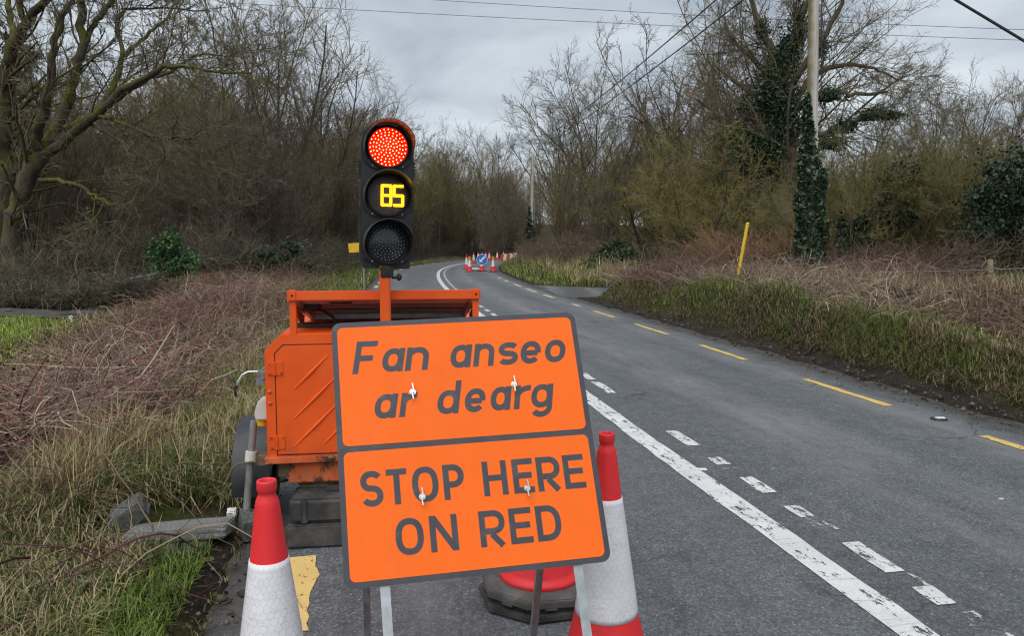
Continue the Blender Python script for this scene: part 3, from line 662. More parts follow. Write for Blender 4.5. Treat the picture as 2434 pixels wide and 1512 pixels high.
# far woods that read as one mass: trees set out in depth behind the ones above
def wood(name, pts, label, keys):
    pts = np.array(pts, float); me = bpy.data.meshes.new(name); me.vertices.add(len(pts)); me.vertices.foreach_set('co', np.ascontiguousarray(pts[:, :3], np.float32).ravel())
    for nm, ty, c in (('rz', 'FLOAT', 3), ('sc', 'FLOAT', 4), ('sh', 'FLOAT', 5)):
        a = me.attributes.new(nm, ty, 'POINT'); a.data.foreach_set('value', pts[:, c].astype(np.float32))
    o = mobj(name, me); tag(o, label, kind='stuff')
    ng = bpy.data.node_groups.new(name, 'GeometryNodeTree'); ng.interface.new_socket('Geometry', in_out='INPUT', socket_type='NodeSocketGeometry'); ng.interface.new_socket('Geometry', in_out='OUTPUT', socket_type='NodeSocketGeometry')
    gi = N('NodeGroupInput', ng); go = N('NodeGroupOutput', ng); jn = N('GeometryNodeJoinGeometry', ng)
    def na(nm): q = N('GeometryNodeInputNamedAttribute', ng, data_type='FLOAT'); q.inputs[0].default_value = nm; return q.outputs[0]
    cr = N('ShaderNodeCombineXYZ', ng); ng.links.new(na('rz'), cr.inputs[2]); cs = N('ShaderNodeCombineXYZ', ng); a = na('sc')
    ng.links.new(a, cs.inputs[0]); ng.links.new(a, cs.inputs[1]); ng.links.new(na('sh'), cs.inputs[2])
    idx = N('GeometryNodeInputIndex', ng)
    for k, key in enumerate(keys):
        src = SRC[key]; j = N('GeometryNodeJoinGeometry', ng)
        for ch in src.children:
            oi = N('GeometryNodeObjectInfo', ng, transform_space='ORIGINAL'); oi.inputs['Object'].default_value = ch; ng.links.new(oi.outputs['Geometry'], j.inputs[0])
        md = N('ShaderNodeMath', ng, operation='MODULO'); ng.links.new(idx.outputs[0], md.inputs[0]); md.inputs[1].default_value = len(keys)
        cp = N('ShaderNodeMath', ng, operation='COMPARE'); ng.links.new(md.outputs[0], cp.inputs[0]); cp.inputs[1].default_value = k; cp.inputs[2].default_value = .1
        ip = N('GeometryNodeInstanceOnPoints', ng)
        ng.links.new(gi.outputs[0], ip.inputs['Points']); ng.links.new(cp.outputs[0], ip.inputs['Selection']); ng.links.new(j.outputs[0], ip.inputs['Instance'])
        ng.links.new(cr.outputs[0], ip.inputs['Rotation']); ng.links.new(cs.outputs[0], ip.inputs['Scale']); ng.links.new(ip.outputs[0], jn.inputs[0])
    ng.links.new(jn.outputs[0], go.inputs[0])
    o.modifiers.new('wood', 'NODES').node_group = ng
    return o
SRC = {}
for o in list(COL.objects):
    for k, v in NAMES.items():
        if o.name == v: SRC[k] = o
# scrub source: a bush that stands at the foot of the left wood
SRC['scrub'] = place('scrub', 320, 26, 2.4, 'dark twiggy scrub bush just left of the green laurel bush', cat='bush')
def scatter(rng, n, fx, y0, y1, h0, h1, ref, zoff=0.0, minh=0):
    out = []
    while len(out) < n:
        y = y0 + (y1 - y0) * rng.rand(); lo, hi = fx(y); x = lo + (hi - lo) * rng.rand(); d = float(off(x, y))
        if -5.0 < d < 5.2: continue
        if d > 0 and float(side_d(x, y)) < .9: continue
        h = (h0 + (h1 - h0) * rng.rand()) / ref
        out.append((x, y, float(Hg(x, y)) + zoff, rng.rand() * 6.28, h * (.9 + .3 * rng.rand()), h))
    return out
rng = np.random.RandomState(77)
def X(px, y): return (px - CX) / F * y
wood('woodland', scatter(rng, 90, lambda y: (X(-250, y), X(740, y) if y < 55 else X(900, y)), 44, 95, 8.5, 13.5, 12.0), 'bare winter wood reading as one mass on the left of the road', ['ash', 'oak', 'brown_thicket', 'pole_thicket'])
wood('woodland', scatter(rng, 60, lambda y: (X(860, y), X(1330, y)), 92, 150, 9, 15, 12.0), 'far bare wood closing the view beyond the bend', ['pole_thicket', 'brown_thicket', 'ash'])
wood('woodland', scatter(rng, 70, lambda y: (X(1310, y), X(2700, y)), 48, 100, 8, 12.5, 12.0), 'bare winter wood reading as one mass on the right of the road', ['oak', 'brown_thicket', 'ash', 'pole_thicket'])
lowk = ['brown_thicket', 'pole_thicket']
wood('undergrowth', scatter(rng, 80, lambda y: (X(-200, y), min(X(840, y), float(Xc(y)) - 6.5)), 27, 60, 4.0, 7.5, 10.0), 'tangled low bare growth filling the foot of the left wood', lowk)
wood('undergrowth', scatter(rng, 70, lambda y: (X(1290, y), X(2600, y)), 40, 75, 4.0, 7.0, 10.0), 'tangled low bare growth filling the foot of the right wood', lowk)
wood('undergrowth', scatter(rng, 40, lambda y: (X(870, y), X(1300, y)), 80, 120, 4.0, 7.0, 10.0), 'tangled low bare growth at the foot of the far wood', lowk)

# ------------------------------------------------------------------ the mossy tree at the left and its neighbour, limb by limb
def limbs_tree(name, label, base, limbs, seed, depth, spec, bark, twig, rscale=1.0, cat='tree'):
    """limbs: list of (points in photo px with depth offset, start radius, end radius)"""
    rng = np.random.RandomState(seed); root = empty(name, base); tp, cr = [], []
    for pts, r0, r1 in limbs:
        w = np.array([at(x, y, depth + dz) for x, y, dz in pts]); q = catmull(w, 4 * len(pts) + 2)
        q[1:-1] += rng.randn(len(q) - 2, 3) * .028
        P = (q - np.array(base))[None]; Rr = np.linspace(r0, r1, len(q))[None] * rscale * (1 + .035 * rng.randn(1, len(q)))
        L = np.array([np.linalg.norm(np.diff(q, axis=0), axis=1).sum()])
        tp.append(tubes(P, Rr, 10))
        n = max(4, int(L[0] * 2.9)); sp = [dict(s) for s in spec]; sp[0]['n'] = n; sp[0]['ratio'] = spec[0]['ratio'] * 5.0 / max(L[0], 1)
        lv = ramify(rng, P, Rr, L, sp, (5, 4, 3, 3)); tp.append(lv[0]); cr += lv[1:]
    mobj('trunk', fast_mesh(name + '_trunk', *join(tp), bark, True), root); mobj('crown', fast_mesh(name + '_crown', *join(cr), twig, True), root)
    tag(root, label, cat); return root
K = .463
def c1(*pts): return [(a * K, b * K, z) for a, b, z in pts]
SPEC = [dict(n=10, t0=.25, ang=40, sd=14, ratio=.46, prof=.35, up=.04, K=6, w=.15, rr=.22, rmin=.016), dict(n=7, t0=.15, ang=42, ratio=.44, K=5, w=.20, up=.03, rmin=.011), dict(n=6, t0=.1, ang=42, ratio=.48, K=3, w=.22, up=.02, rmin=.007), dict(n=4, t0=.1, ang=42, ratio=.55, K=2, rmin=.005)]
b0 = at(38, 655, 22)
limbs_tree('mossy_tree', 'big leaning tree with moss-green limbs reaching across the left wood', tuple(b0), [
    (c1((82, 1450, 0), (62, 1270, 0), (88, 1080, 0), (150, 900, 0), (225, 765, 0)), .42, .33),
    (c1((205, 800, 0), (185, 700, -.3), (230, 560, -.6), (262, 400, -.8), (272, 260, -1.), (322, 110, -1.), (372, -30, -1.)), .22, .10),
    (c1((225, 780, 0), (310, 610, .3), (385, 420, .5), (420, 250, .6), (420, 60, .7), (420, -60, .7)), .24, .15),
    (c1((415, 270, .6), (470, 150, .9), (530, 60, 1.2), (600, -40, 1.5)), .13, .08),
    (c1((240, 790, 0), (400, 665, -.5), (520, 570, -.9), (690, 425, -1.4), (860, 345, -1.6), (1010, 350, -1.8), (1290, 372, -2.)), .22, .03),
    (c1((330, 665, 0), (480, 590, .4), (590, 430, .8), (625, 250, 1.0), (600, 100, 1.1), (720, 40, 1.2), (1080, 52, 1.5)), .18, .025),
    (c1((560, 545, -.8), (700, 430, -.6), (900, 350, -.2), (1010, 285, .2), (1210, 285, .6)), .12, .02),
    (c1((625, 290, 1.0), (760, 170, 1.2), (860, 80, 1.5), (930, -20, 1.8)), .09, .03),
    (c1((510, 595, -.9), (650, 640, -1.3), (800, 700, -1.6), (980, 710, -1.8), (1160, 772, -2.)), .085, .018),
    (c1((470, 640, -.6), (600, 710, -1.), (720, 800, -1.4), (860, 880, -1.8)), .06, .015),
    (c1((205, 925, 0), (310, 930, -.6), (405, 955, -1.1), (500, 1015, -1.5), (580, 1052, -1.7), (680, 1060, -1.9)), .11, .03),
], 2, 22, SPEC, 'bark_mossy', 'twig', .70)
b1 = at(8, 665, 24)
limbs_tree('mossy_tree', 'stout dark tree cut by the left edge of the photo', tuple(b1), [
    (c1((0, 1440, 0), (15, 1100, 0), (5, 800, 0), (8, 600, 0), (22, 450, 0)), .46, .30),
    (c1((20, 470, 0), (60, 260, -.3), (140, 110, -.5), (250, -20, -.8)), .25, .12),
    (c1((60, 260, -.2), (75, 150, .3), (40, 60, .5), (50, -60, .7)), .13, .08),
    (c1((130, 130, -.5), (110, 50, -.6), (100, -50, -.7)), .12, .09),
    (c1((10, 620, 0), (120, 540, .5), (200, 480, .9), (330, 420, 1.2)), .09, .03),
], 4, 24, SPEC, 'bark_mossy', 'twig', .85)

# ------------------------------------------------------------------ leaves
def leaves(rng, C, size, cols, spread=1.0, nbias=None):
    """one folded diamond leaf at every centre"""
    n = len(C); a = nrmz(rng.randn(n, 3)); b = nrmz(np.cross(a, rng.randn(n, 3))); s = size * (.40 + 1.25 * rng.rand(n, 1)**1.5)
    nn = np.cross(a, b)
    V = np.stack([C - a * s * .6, C + b * s * .45 + nn * s * .1, C + a * s * .75, C - b * s * .45 + nn * s * .1], 1).reshape(-1, 3)
    i = np.arange(n)[:, None] * 4; Fc = np.concatenate([i + np.array([[0, 1, 2]]), i + np.array([[0, 2, 3]])], 0)
    cols = np.array(cols); c = cols[rng.randint(len(cols), size=n)] * (.6 + .8 * rng.rand(n, 1))
    return V, Fc, np.repeat(c, 4, 0)
def blob(rng, n, c, r, shell=.35):
    d = nrmz(rng.randn(n, 3)); k = 1 + .28 * np.sin(d @ rng.randn(3, 4) * 3.0 + rng.rand(4) * 6).sum(1, keepdims=True) / 2
    return np.array(c) + d * np.array(r) * k * (1 - shell * rng.rand(n, 1)**.7 * 1.6)
IVY = [(.022, .050, .024), (.030, .068, .028), (.045, .085, .032), (.016, .036, .020), (.055, .075, .035)]
IVYD = [(.014, .034, .016), (.020, .046, .020), (.032, .060, .024), (.010, .024, .013)]
def leafmesh(name, rng, C, size, cols): V, Fc, c = leaves(rng, C, size, cols); return fast_mesh(name, V, Fc, 'leaf', False, c)

rng = np.random.RandomState(9)
b2 = at(1890, 600, 34); b2[2] = float(Hg(b2[0], 34)) - .2
def c4(*pts): return [((2500 + a / 1.512) * .7, b / 1.512 * .7, z) for a, b, z in pts]
oak = limbs_tree('ivy_clad_oak', 'tall oak smothered in dark ivy behind the wooden pole', tuple(b2), [
    (c4((250, 1330, 0), (262, 1000, 0), (255, 800, 0), (240, 600, 0), (215, 420, 0)), .55, .34),
    (c4((215, 430, 0), (190, 280, .3), (120, 130, .6), (60, -40, .8)), .26, .09),
    (c4((215, 430, 0), (270, 260, -.4), (330, 110, -.7), (390, -60, -1.)), .25, .10),
    (c4((240, 500, 0), (330, 360, -1.), (440, 210, -1.5), (520, 60, -2.), (560, -40, -2.)), .18, .06),
    (c4((245, 600, 0), (360, 520, -1.), (480, 470, -1.6), (600, 480, -2.), (780, 470, -2.4)), .20, .05),
    (c4((250, 640, 0), (380, 400, .5), (560, 330, .8), (700, 350, 1.), (830, 410, 1.2)), .17, .03),
    (c4((250, 760, 0), (420, 690, -1.2), (560, 640, -1.8), (700, 590, -2.2), (830, 590, -2.5)), .15, .04),
    (c4((240, 620, 0), (120, 500, .4), (0, 420, .8), (-110, 330, 1.2)), .19, .05),
    (c4((250, 800, 0), (130, 700, .4), (20, 660, .8), (-100, 640, 1.2)), .15, .04),
    (c4((215, 460, 0), (120, 330, .6), (20, 240, 1.), (-60, 130, 1.2)), .16, .05),
], 6, 34, [dict(s, ratio=s['ratio'] * (1.45 if i == 0 else 1.08)) for i, s in enumerate(SPEC)], 'bark', 'twig')
cl = []
for (x, y, dz, rx, rz, n) in [(225, 350, -.2, 1.1, 1.2, 3000), (190, 480, -.3, 1.3, 1.6, 4200), (250, 600, -.5, 1.2, 1.7, 4200), (320, 130, -.7, .5, 1.5, 1500), (270, 250, -.4, .8, 1.2, 2200), (60, 560, .6, .9, .9, 1400),
                              (60, 800, .2, 1.2, 1.3, 3200), (150, 760, -.2, 1.2, 1.2, 2600), (20, 690, .6, 1.2, .6, 1200), (250, 900, 0, .9, 1.6, 2200), (470, 490, -1.6, .9, .45, 1300), (560, 645, -1.8, .8, .4, 1000), (690, 590, -2.2, .9, .4, 1100),
                              (480, 740, -1.5, .9, .4, 1000), (800, 590, -2.5, .7, .3, 500), (130, 150, .5, .5, .8, 700), (440, 240, -1.5, .4, .9, 600), (270, 1150, 0, .8, 1.6, 1600)]:
    p = at(*[c4((x, y, dz))[0][i] for i in (0, 1)], 34 + dz); cl.append(blob(rng, int(n * 1.7), p, (rx * .85, rx * .85, rz * .9), .6))
mobj('ivy', leafmesh('oak_ivy', rng, np.concatenate(cl) - b2, .075, IVY), oak)

def bush(name, label, px, py, Y, rx, rz, n, size, cols, cat='bush', lobes=6, h=None):
    rng = np.random.RandomState(int(px + Y)); c = at(px, py, Y); z0 = float(Hg(c[0], Y)); root = empty(name, (c[0], Y, z0)); base = np.array([c[0], Y, z0]); C = []
    for k in range(lobes):
        q = c + rng.randn(3).clip(-1.7, 1.7) * np.array([rx, rx * .6, rz]) * .46; q[2] = max(q[2], z0 + rz * .3); C.append(blob(rng, n // lobes, q, tuple(np.array([rx, rx, rz]) * (.30 + .30 * rng.rand())), .8))
    C = np.concatenate(C); C = C[C[:, 2] > z0]
    mobj('foliage', leafmesh(name + '_leaves', rng, C - base, size, cols), root)
    S = np.zeros((9, 3)); D = np.stack([rng.randn(9) * .5, rng.randn(9) * .5, np.ones(9)], -1); L = np.full(9, max(c[2] - z0, .3) * 1.25)
    P, Rr = paths(rng, S, D, L, np.full(9, .035), 6, .12, .02, .3); lv = ramify(rng, P, Rr, L, [dict(n=8, ang=45, ratio=.4, K=4)], (3,))
    mobj('stems', fast_mesh(name + '_stems', *join([tubes(P, Rr, 5)] + lv), 'twig_dark', True), root)
    return tag(root, label, cat)
LAUREL = [(.055, .135, .045), (.075, .175, .055), (.032, .085, .032), (.12, .20, .06)]
bush('laurel_bush', 'bright green laurel bush beside the metal rail at the left wood edge', 398, 612, 21.0, .80, .85, 8000, .070, LAUREL, lobes=20)
bush('laurel_bush', 'small dark ivy-green bush on the bramble hedge near the yellow board', 668, 606, 26.5, 1.1, .5, 2000, .08, IVY, lobes=12)
bush('ivy_bush', 'dark ivy bush in the low hedge beside the mouth of the side lane', 1445, 626, 33, 1.25, 1.1, 6500, .09, [(.022, .05, .02), (.035, .075, .026), (.055, .10, .028), (.014, .034, .016)], lobes=14)
bush('ivy_bush', 'dark ivy clump growing in the olive bush midway between pole and fence post', 2150, 470, 26.5, 1.5, 1.4, 10000, .075, IVYD, lobes=16)
bush('ivy_bush', 'large dark ivy clump hanging over the fence at the right edge', 2395, 480, 24, 1.8, 1.8, 17000, .075, IVYD, lobes=18)
bush('ivy_bush', 'dark ivy clump low beside the ivy-clad pole', 2040, 540, 25.5, .7, 1.2, 4200, .085, IVYD, lobes=12)
bush('ivy_bush', 'small dark ivy mat sprawling on the bramble bank below the pole', 2150, 735, 11.2, .75, .10, 1500, .055, IVY, lobes=8)
bush('ivy_bush', 'dark ivy column on a trunk left of the laurel bush', 225, 560, 27, .5, 1.8, 1800, .11, IVY, lobes=6)
bush('ivy_bush', 'dark ivy on a leaning trunk left of the mossy fork', 72, 350, 27, .55, 2.0, 2000, .11, IVY, lobes=6)
bush('ivy_bush', 'dark ivy clump hanging in the middle of the left wood', 480, 380, 33, .9, 1.0, 1600, .12, IVY, lobes=5)

# evergreen pine seen through the mossy tree
def pine():
    rng = np.random.RandomState(21); Y = 52; b = at(60, 600, Y); b[2] = float(Hg(b[0], Y)); root = empty('pine_tree', tuple(b))
    P, Rr = paths(rng, np.zeros((1, 3)), np.array([[0, 0, 1.]]), np.array([15.5]), np.array([.3]), 9, .03, .02, .2)
    lv = ramify(rng, P, Rr, np.array([15.5]), [dict(n=26, t0=.45, ang=80, ratio=.24, prof=.35, up=.02, K=5, w=.1, rmin=.03)], (5,))
    mobj('trunk', fast_mesh('pine_trunk', *join([tubes(P, Rr, 8)] + lv), 'bark', True), root)
    C = []
    for k in range(60):
        z = 7.5 + 7.8 * rng.rand(); r = 3.2 * (1 - .55 * (z - 7.5) / 7.8) * math.sqrt(rng.rand()); a = rng.rand() * 6.28
        C.append(blob(rng, 150, (r * math.cos(a), r * math.sin(a), z), (.9, .9, .28), .6))
    mobj('crown', leafmesh('pine_needles', rng, np.concatenate(C), .13, [(.022, .036, .022), (.034, .048, .03), (.016, .026, .018)]), root)
    tag(root, 'dark evergreen pine showing behind the mossy tree', 'tree')
pine()

# low hedges and bramble banks of twigs: each a countless tangle
def hedge(name, label, pts, w, h, n, seed, mats, twl=.5):
    """tangle of short twigs in a long mound along the points"""
    rng = np.random.RandomState(seed); pts = np.array(pts, float); seg = np.r_[0, np.cumsum(np.linalg.norm(np.diff(pts[:, :2], axis=0), axis=1))]
    u = rng.rand(n) * seg[-1]; x = np.interp(u, seg, pts[:, 0]); y = np.interp(u, seg, pts[:, 1]); hh = h * (.75 + .35 * np.sin(u * 1.7 + seed) * np.sin(u * .6) + .2 * rng.rand(n))
    k = rng.randn(n).clip(-2, 2) * .42; x = x + w * k * .9 + rng.randn(n) * .1; y = y + w * k * .4
    z = Hg(x, y); t = rng.rand(n)**.6; P0 = np.stack([x, y, z + hh * t * np.sqrt(np.clip(1 - (k / .95)**2, .05, 1)) * .9], -1)
    D = rng.randn(n, 3); D[:, 2] = np.abs(D[:, 2]) * .9
    L = twl * (.5 + rng.rand(n)); P, Rr = paths(rng, P0, D, L, .006 + .010 * rng.rand(n)**3, 4, .38, -.10, .5)
    lv = ramify(rng, P, Rr, L, [dict(n=3, ang=50, ratio=.6, K=2, rmin=.005)], (3,))
    V, Fq = join([tubes(P, Rr, 3)] + lv)
    c = np.array(mats); ca = np.repeat(c[rng.randint(len(c), size=n)] * (.5 + rng.rand(n, 1)), 12, 0)
    cb = np.repeat(np.repeat(c[rng.randint(len(c), size=n)] * (.5 + rng.rand(n, 1)), 3, 0), 6, 0)
    o = mobj(name, fast_mesh(name, V, Fq, 'canes', False, np.concatenate([ca, cb])))
    return tag(o, label, kind='stuff')
BR = [(.16, .105, .08), (.13, .09, .065), (.07, .05, .04), (.16, .12, .085)]
hedge('undergrowth', 'dark bramble and scrub hedge along the foot of the left wood', [(-19, 18.9), (-12.5, 19.3), (-10.3, 21.2), (-9.3, 28), (-9.8, 36), (-11.2, 48), (-12.0, 58)], 1.7, 1.25, 5600, 3, [(.17, .14, .105), (.10, .082, .062), (.27, .22, .165), (.10, .10, .055)], .8)
hedge('undergrowth', 'low dark scrub fringing the muddy track', [(-22, 18.3), (-15, 18.35), (-11, 18.4), (-9.0, 19.0)], .8, .55, 3000, 4, [(.14, .115, .085), (.085, .07, .052), (.23, .19, .14), (.10, .105, .05)], .55)
hedge('undergrowth', 'dark low scrub right along the far outside of the bend', [(-11.6, 58), (-10.5, 66), (-8.5, 78), (-4, 90)], 1.6, 1.4, 2200, 5, [(.05, .045, .035), (.07, .055, .04), (.045, .05, .028)], .8)
hedge('undergrowth', 'reddish brown low hedge on the verge beyond the side lane', [(4.6, 33), (3.2, 36.5), (1.9, 42), (1.2, 50), (1.4, 58), (2.4, 66)], 1.0, 1.5, 4200, 7, [(.175, .12, .092), (.13, .096, .078), (.21, .155, .11), (.11, .10, .055)], .6)
hedge('undergrowth', 'dark tangled scrub under the trees behind the wooden pole', [(6.5, 33), (9, 29.5), (13, 27.5), (17, 26.5), (22, 25.5)], 1.6, 1.5, 3600, 8, [(.15, .12, .082), (.19, .145, .10), (.11, .095, .055)], .75)
hedge('undergrowth', 'brown dead stems behind the yellow marker post', [(5.5, 24.0), (7.5, 22.0), (10, 21.2), (13.0, 20.4)], 1.0, .75, 2000, 9, BR, .6)

# ------------------------------------------------------------------ brambles: arching canes
def brambles(name, label, n, sampler, seed, L0=.9, rad=.0042, h=.35, K=8, cols=None):
    rng = np.random.RandomState(seed); x, y = sampler(rng, n); n = len(x); z = Hg(x, y)
    hm = np.where(off(x, y) < 0, .25 + .75 * smooth(field_edge(y) + .3, field_edge(y) + 2.6, x), 1.0)     # low where the thicket runs out into the field
    az = rng.rand(n) * 6.283; upv = (.25 + .9 * rng.rand(n)**1.5) * hm
    D = np.stack([np.cos(az), np.sin(az), upv], -1); L = L0 * (.45 + rng.rand(n)) * (.5 + .5 * hm); S = np.stack([x, y, z + h * hm * rng.rand(n)**1.3], -1)
    P, Rr = paths(rng, S, D, L, rad * (.55 + 1.5 * rng.rand(n)**3), K, .30, -.17, .55)
    g = Hg(P[..., 0], P[..., 1]) + .02; P[..., 2] = np.maximum(P[..., 2], g + .02 * rng.rand(n, 1))
    V, Fq = tubes(P, Rr, 3); c = np.array(cols); pr = rng.rand(n); i = np.searchsorted(np.cumsum([.34, .26, .22, .12, .06]), pr).clip(0, len(c) - 1)
    pat = np.clip(lump(x * .9, y * .9, 6, 18), -1, 1)[:, None]; tint = c[i] * (.55 + .8 * rng.rand(n, 1)) * (1 + .25 * pat); tint[:, 1:] *= 1 + .10 * pat
    cc = np.repeat(tint, K * 3, 0)
    return tag(mobj(name, fast_mesh(name, V, Fq, 'canes', False, cc)), label, kind='stuff')
CANE = [(.225, .128, .108), (.30, .205, .15), (.15, .082, .072), (.43, .33, .225), (.27, .060, .065)]
def s_left(rng, n):
    y = 4.85 + 22 * rng.rand(3 * n)**1.75; lo = np.maximum(np.where(y < 7, -7.0, field_edge(y) + .1), -.80 * y - .8)
    hi = Xc(y) - 4.05 + .32 * smooth(5.2, 7.5, y) - .02 * y - .22 * np.sin(y * 1.7) - .45 * rng.rand(3 * n)**2; x = lo + (hi - lo) * rng.rand(3 * n); k = hi > lo; return x[k][:n], y[k][:n]
brambles('bramble_thicket', 'purple-brown dead bramble thicket on the left bank beside the trailer', 10200, s_left, 1, .80, .0044, .28, 6, CANE)
def s_left2(rng, n): y = 2.4 + 2.7 * rng.rand(n); x = -3.9 + 2.2 * rng.rand(n); return x, y
brambles('bramble_thicket', 'few long red bramble canes over the grass in the near left corner', 150, s_left2, 2, 1.0, .0045, .30, 12, [(.13, .05, .05), (.12, .06, .055), (.10, .045, .045), (.3, .23, .15), (.16, .035, .045)])
def s_right(rng, n):
    y = 6 + 13 * rng.rand(2 * n)**1.15; x = Xc(y) + RW + 1.15 + .3 * np.sin(y) + (1.2 + 3.6 * rng.rand(2 * n)) * rng.rand(2 * n)**.7; k = side_d(x, y) > .5; return x[k][:n], y[k][:n]
brambles('bramble_thicket', 'tan and brown dead brambles on top of the right bank', 4800, s_right, 3, .66, .0050, .20, 6, [(.20, .14, .105), (.29, .215, .15), (.13, .085, .07), (.42, .33, .22), (.17, .07, .065)])
def s_right2(rng, n):
    y = 17.5 + 5.5 * rng.rand(2 * n); x = Xc(y) + RW + .9 + 7.5 * rng.rand(2 * n)**1.2; k = side_d(x, y) > .3; return x[k][:n], y[k][:n]
brambles('bramble_thicket', 'mauve dead bramble mound at the corner of the side lane', 3000, s_right2, 13, .9, .0065, .38, 6, [(.21, .135, .11), (.27, .19, .145), (.15, .095, .08), (.37, .28, .19), (.19, .075, .07)])

def dead_leaves(label, n, sampler, seed, h):
    rng = np.random.RandomState(seed); x, y = sampler(rng, n); C = np.stack([x, y, Hg(x, y) + .03 + h * rng.rand(len(x))], -1)
    V, Fc, c = leaves(rng, C, .028, [(.10, .055, .035), (.16, .095, .055), (.055, .035, .028), (.05, .07, .03), (.22, .15, .09)])
    tag(mobj('leaves', fast_mesh('leaves', V, Fc, 'blades', False, c)), label, kind='stuff')
dead_leaves('withered leaves caught in the left bramble thicket', 9000, s_left, 61, .34)
dead_leaves('withered leaves caught in the brambles of the right bank', 5000, s_right, 62, .28)

# ------------------------------------------------------------------ grass blades
def blades(rng, x, y, L, w, cols, p, bend=.55, zof=0.0, flat=0.0):
    n = len(x); z = Hg(x, y) - .01 + zof; az = rng.rand(n) * 6.283; L = L * (.45 + .9 * rng.rand(n)) * (1 + .38 * np.clip(lump(x * .8 + 11, y * .8, 8, 20), -1, 1)); bd = bend * (.3 + 1.2 * rng.rand(n)) + flat
    h = np.stack([np.cos(az), np.sin(az)], -1); s = np.stack([-h[:, 1], h[:, 0], np.zeros(n)], -1) * (w * (.6 + .8 * rng.rand(n)))[:, None]
    b = np.stack([x, y, z], -1)
    def pt(t):
        k = bd * t; q = b.copy(); q[:, :2] += h * (L * t * np.sin(k))[:, None]; q[:, 2] += L * t * np.maximum(np.cos(k), .05); return q
    m, tp = pt(.55), pt(1.0)
    V = np.stack([b - s, b + s, m + s * .75, m - s * .75, tp], 1).reshape(-1, 3); i = np.arange(n)[:, None] * 5
    Fc = np.concatenate([i + np.array([[0, 1, 2]]), i + np.array([[0, 2, 3]]), i + np.array([[3, 2, 4]])], 0)
    k = rng.choice(len(cols), n, p=p); pat = lump(x * 1.6 + 3, y * 1.6, 8, 22); k2 = rng.choice(len(cols), n, p=p)
    gr = np.array([cc[1] - cc[0] for cc in cols]); pick = np.where((gr[k2] > gr[k]) == (pat > 0), k2, k)      # patches where one sort prevails
    c = np.array(cols)[pick] * (.55 + .8 * rng.rand(n, 1)) * (1 + .22 * np.clip(pat, -1, 1))[:, None]
    return V, Fc, np.repeat(c, 5, 0)
G1, G2, G3, S1, S2, S3 = (.10, .15, .028), (.065, .10, .022), (.16, .20, .045), (.42, .345, .19), (.31, .24, .13), (.21, .15, .09)
def grass(name, label, sets, seed):
    rng = np.random.RandomState(seed); A = [blades(rng, *s(rng)) for s in sets]; V, Fc, c, o = [], [], [], 0
    for v, f, cc in A: V.append(v); Fc.append(f + o); c.append(cc); o += len(v)
    tag(mobj(name, fast_mesh(name, np.concatenate(V), np.concatenate(Fc), 'blades', False, np.concatenate(c))), label, kind='stuff')
def strip(n, y0, y1, d0, d1, L, w, cols, p, bend=.6, pw=1.0, clump=0.0, side=False, flat=0.0, keep=None):
    def f(rng):
        y = y0 + (y1 - y0) * rng.rand(n)**pw; d = d0 + (d1 - d0) * rng.rand(n); x = Xc(y) + d
        if clump:
            k = lump(x * 2.2 + 7, y * 2.2, 8, 20) + 1.1 * rng.randn(n) > clump; x, y = x[k], y[k]
        if side: k = side_d(x, y) > -.05; x, y = x[k], y[k]
        if keep: k = keep(x, y); x, y = x[k], y[k]
        return x, y, L, w, cols, p, bend, 0.0, flat
    return f
def not_slab(x, y): return ~((x > -2.35) & (x < -1.45) & (y > 3.9) & (y < 4.45))
grass('grass', 'mixed green and straw grass of the near left verge', [
    strip(26000, 2.3, 5.2, -4.6, -3.08, .17, .0028, [G1, G2, G3], [.45, .35, .2], .8, keep=not_slab),
    strip(19000, 2.3, 4.5, -5.6, -3.35, .27, .0026, [S1, S2, S3, G3, G2], [.42, .24, .12, .14, .08], 1.45, keep=not_slab),
    strip(9000, 4.4, 9.5, -4.4, -2.9, .20, .0032, [G1, G2, G3], [.4, .3, .3], .8, keep=not_slab, clump=.1),
    strip(10500, 4.4, 11, -4.1, -3.0, .25, .003, [S1, S2, S3, G3], [.42, .28, .15, .15], 1.2, keep=not_slab),
    strip(1800, 4.2, 5.6, -4.3, -3.9, .32, .003, [S1, S2, S3], [.5, .3, .2], .7),
    strip(14000, 9, 27, -4.9, -2.95, .30, .005, [S1, S2, G1, G3], [.25, .2, .3, .25], .9),
    strip(1600, 2.3, 10, -2.98, -2.80, .07, .0025, [G1, G2, S2], [.4, .3, .3], .9)], 1)
def field(n):
    def f(rng):
        y = 6 + 10.0 * rng.rand(n); x = field_edge(y) + .35 - 9 * rng.rand(n)**1.3; return x, y, .11, .007, [(.20, .27, .045), (.25, .29, .06), S1, G1], [.42, .33, .10, .15], 1.0
    return f
def fieldedge(n):
    def f(rng):
        y = 6 + 19 * rng.rand(n); x = field_edge(y) + .7 + rng.randn(n) * .4; return x, y, .22, .0045, [S1, S2, S3, G3], [.5, .27, .08, .15], .8
    return f
grass('grass', 'short bright grass of the field beyond the bramble thicket', [field(26000), fieldedge(6000)], 2)
grass('grass', 'green verge grass along the foot of the left hedge', [
    strip(20000, 25, 62, -6.6, -2.9, .24, .012, [G1, G3, (.15, .19, .04), S1], [.32, .28, .2, .2], .8, pw=1.4)], 3)
GB, GBd = (.12, .14, .035), (.085, .09, .03)
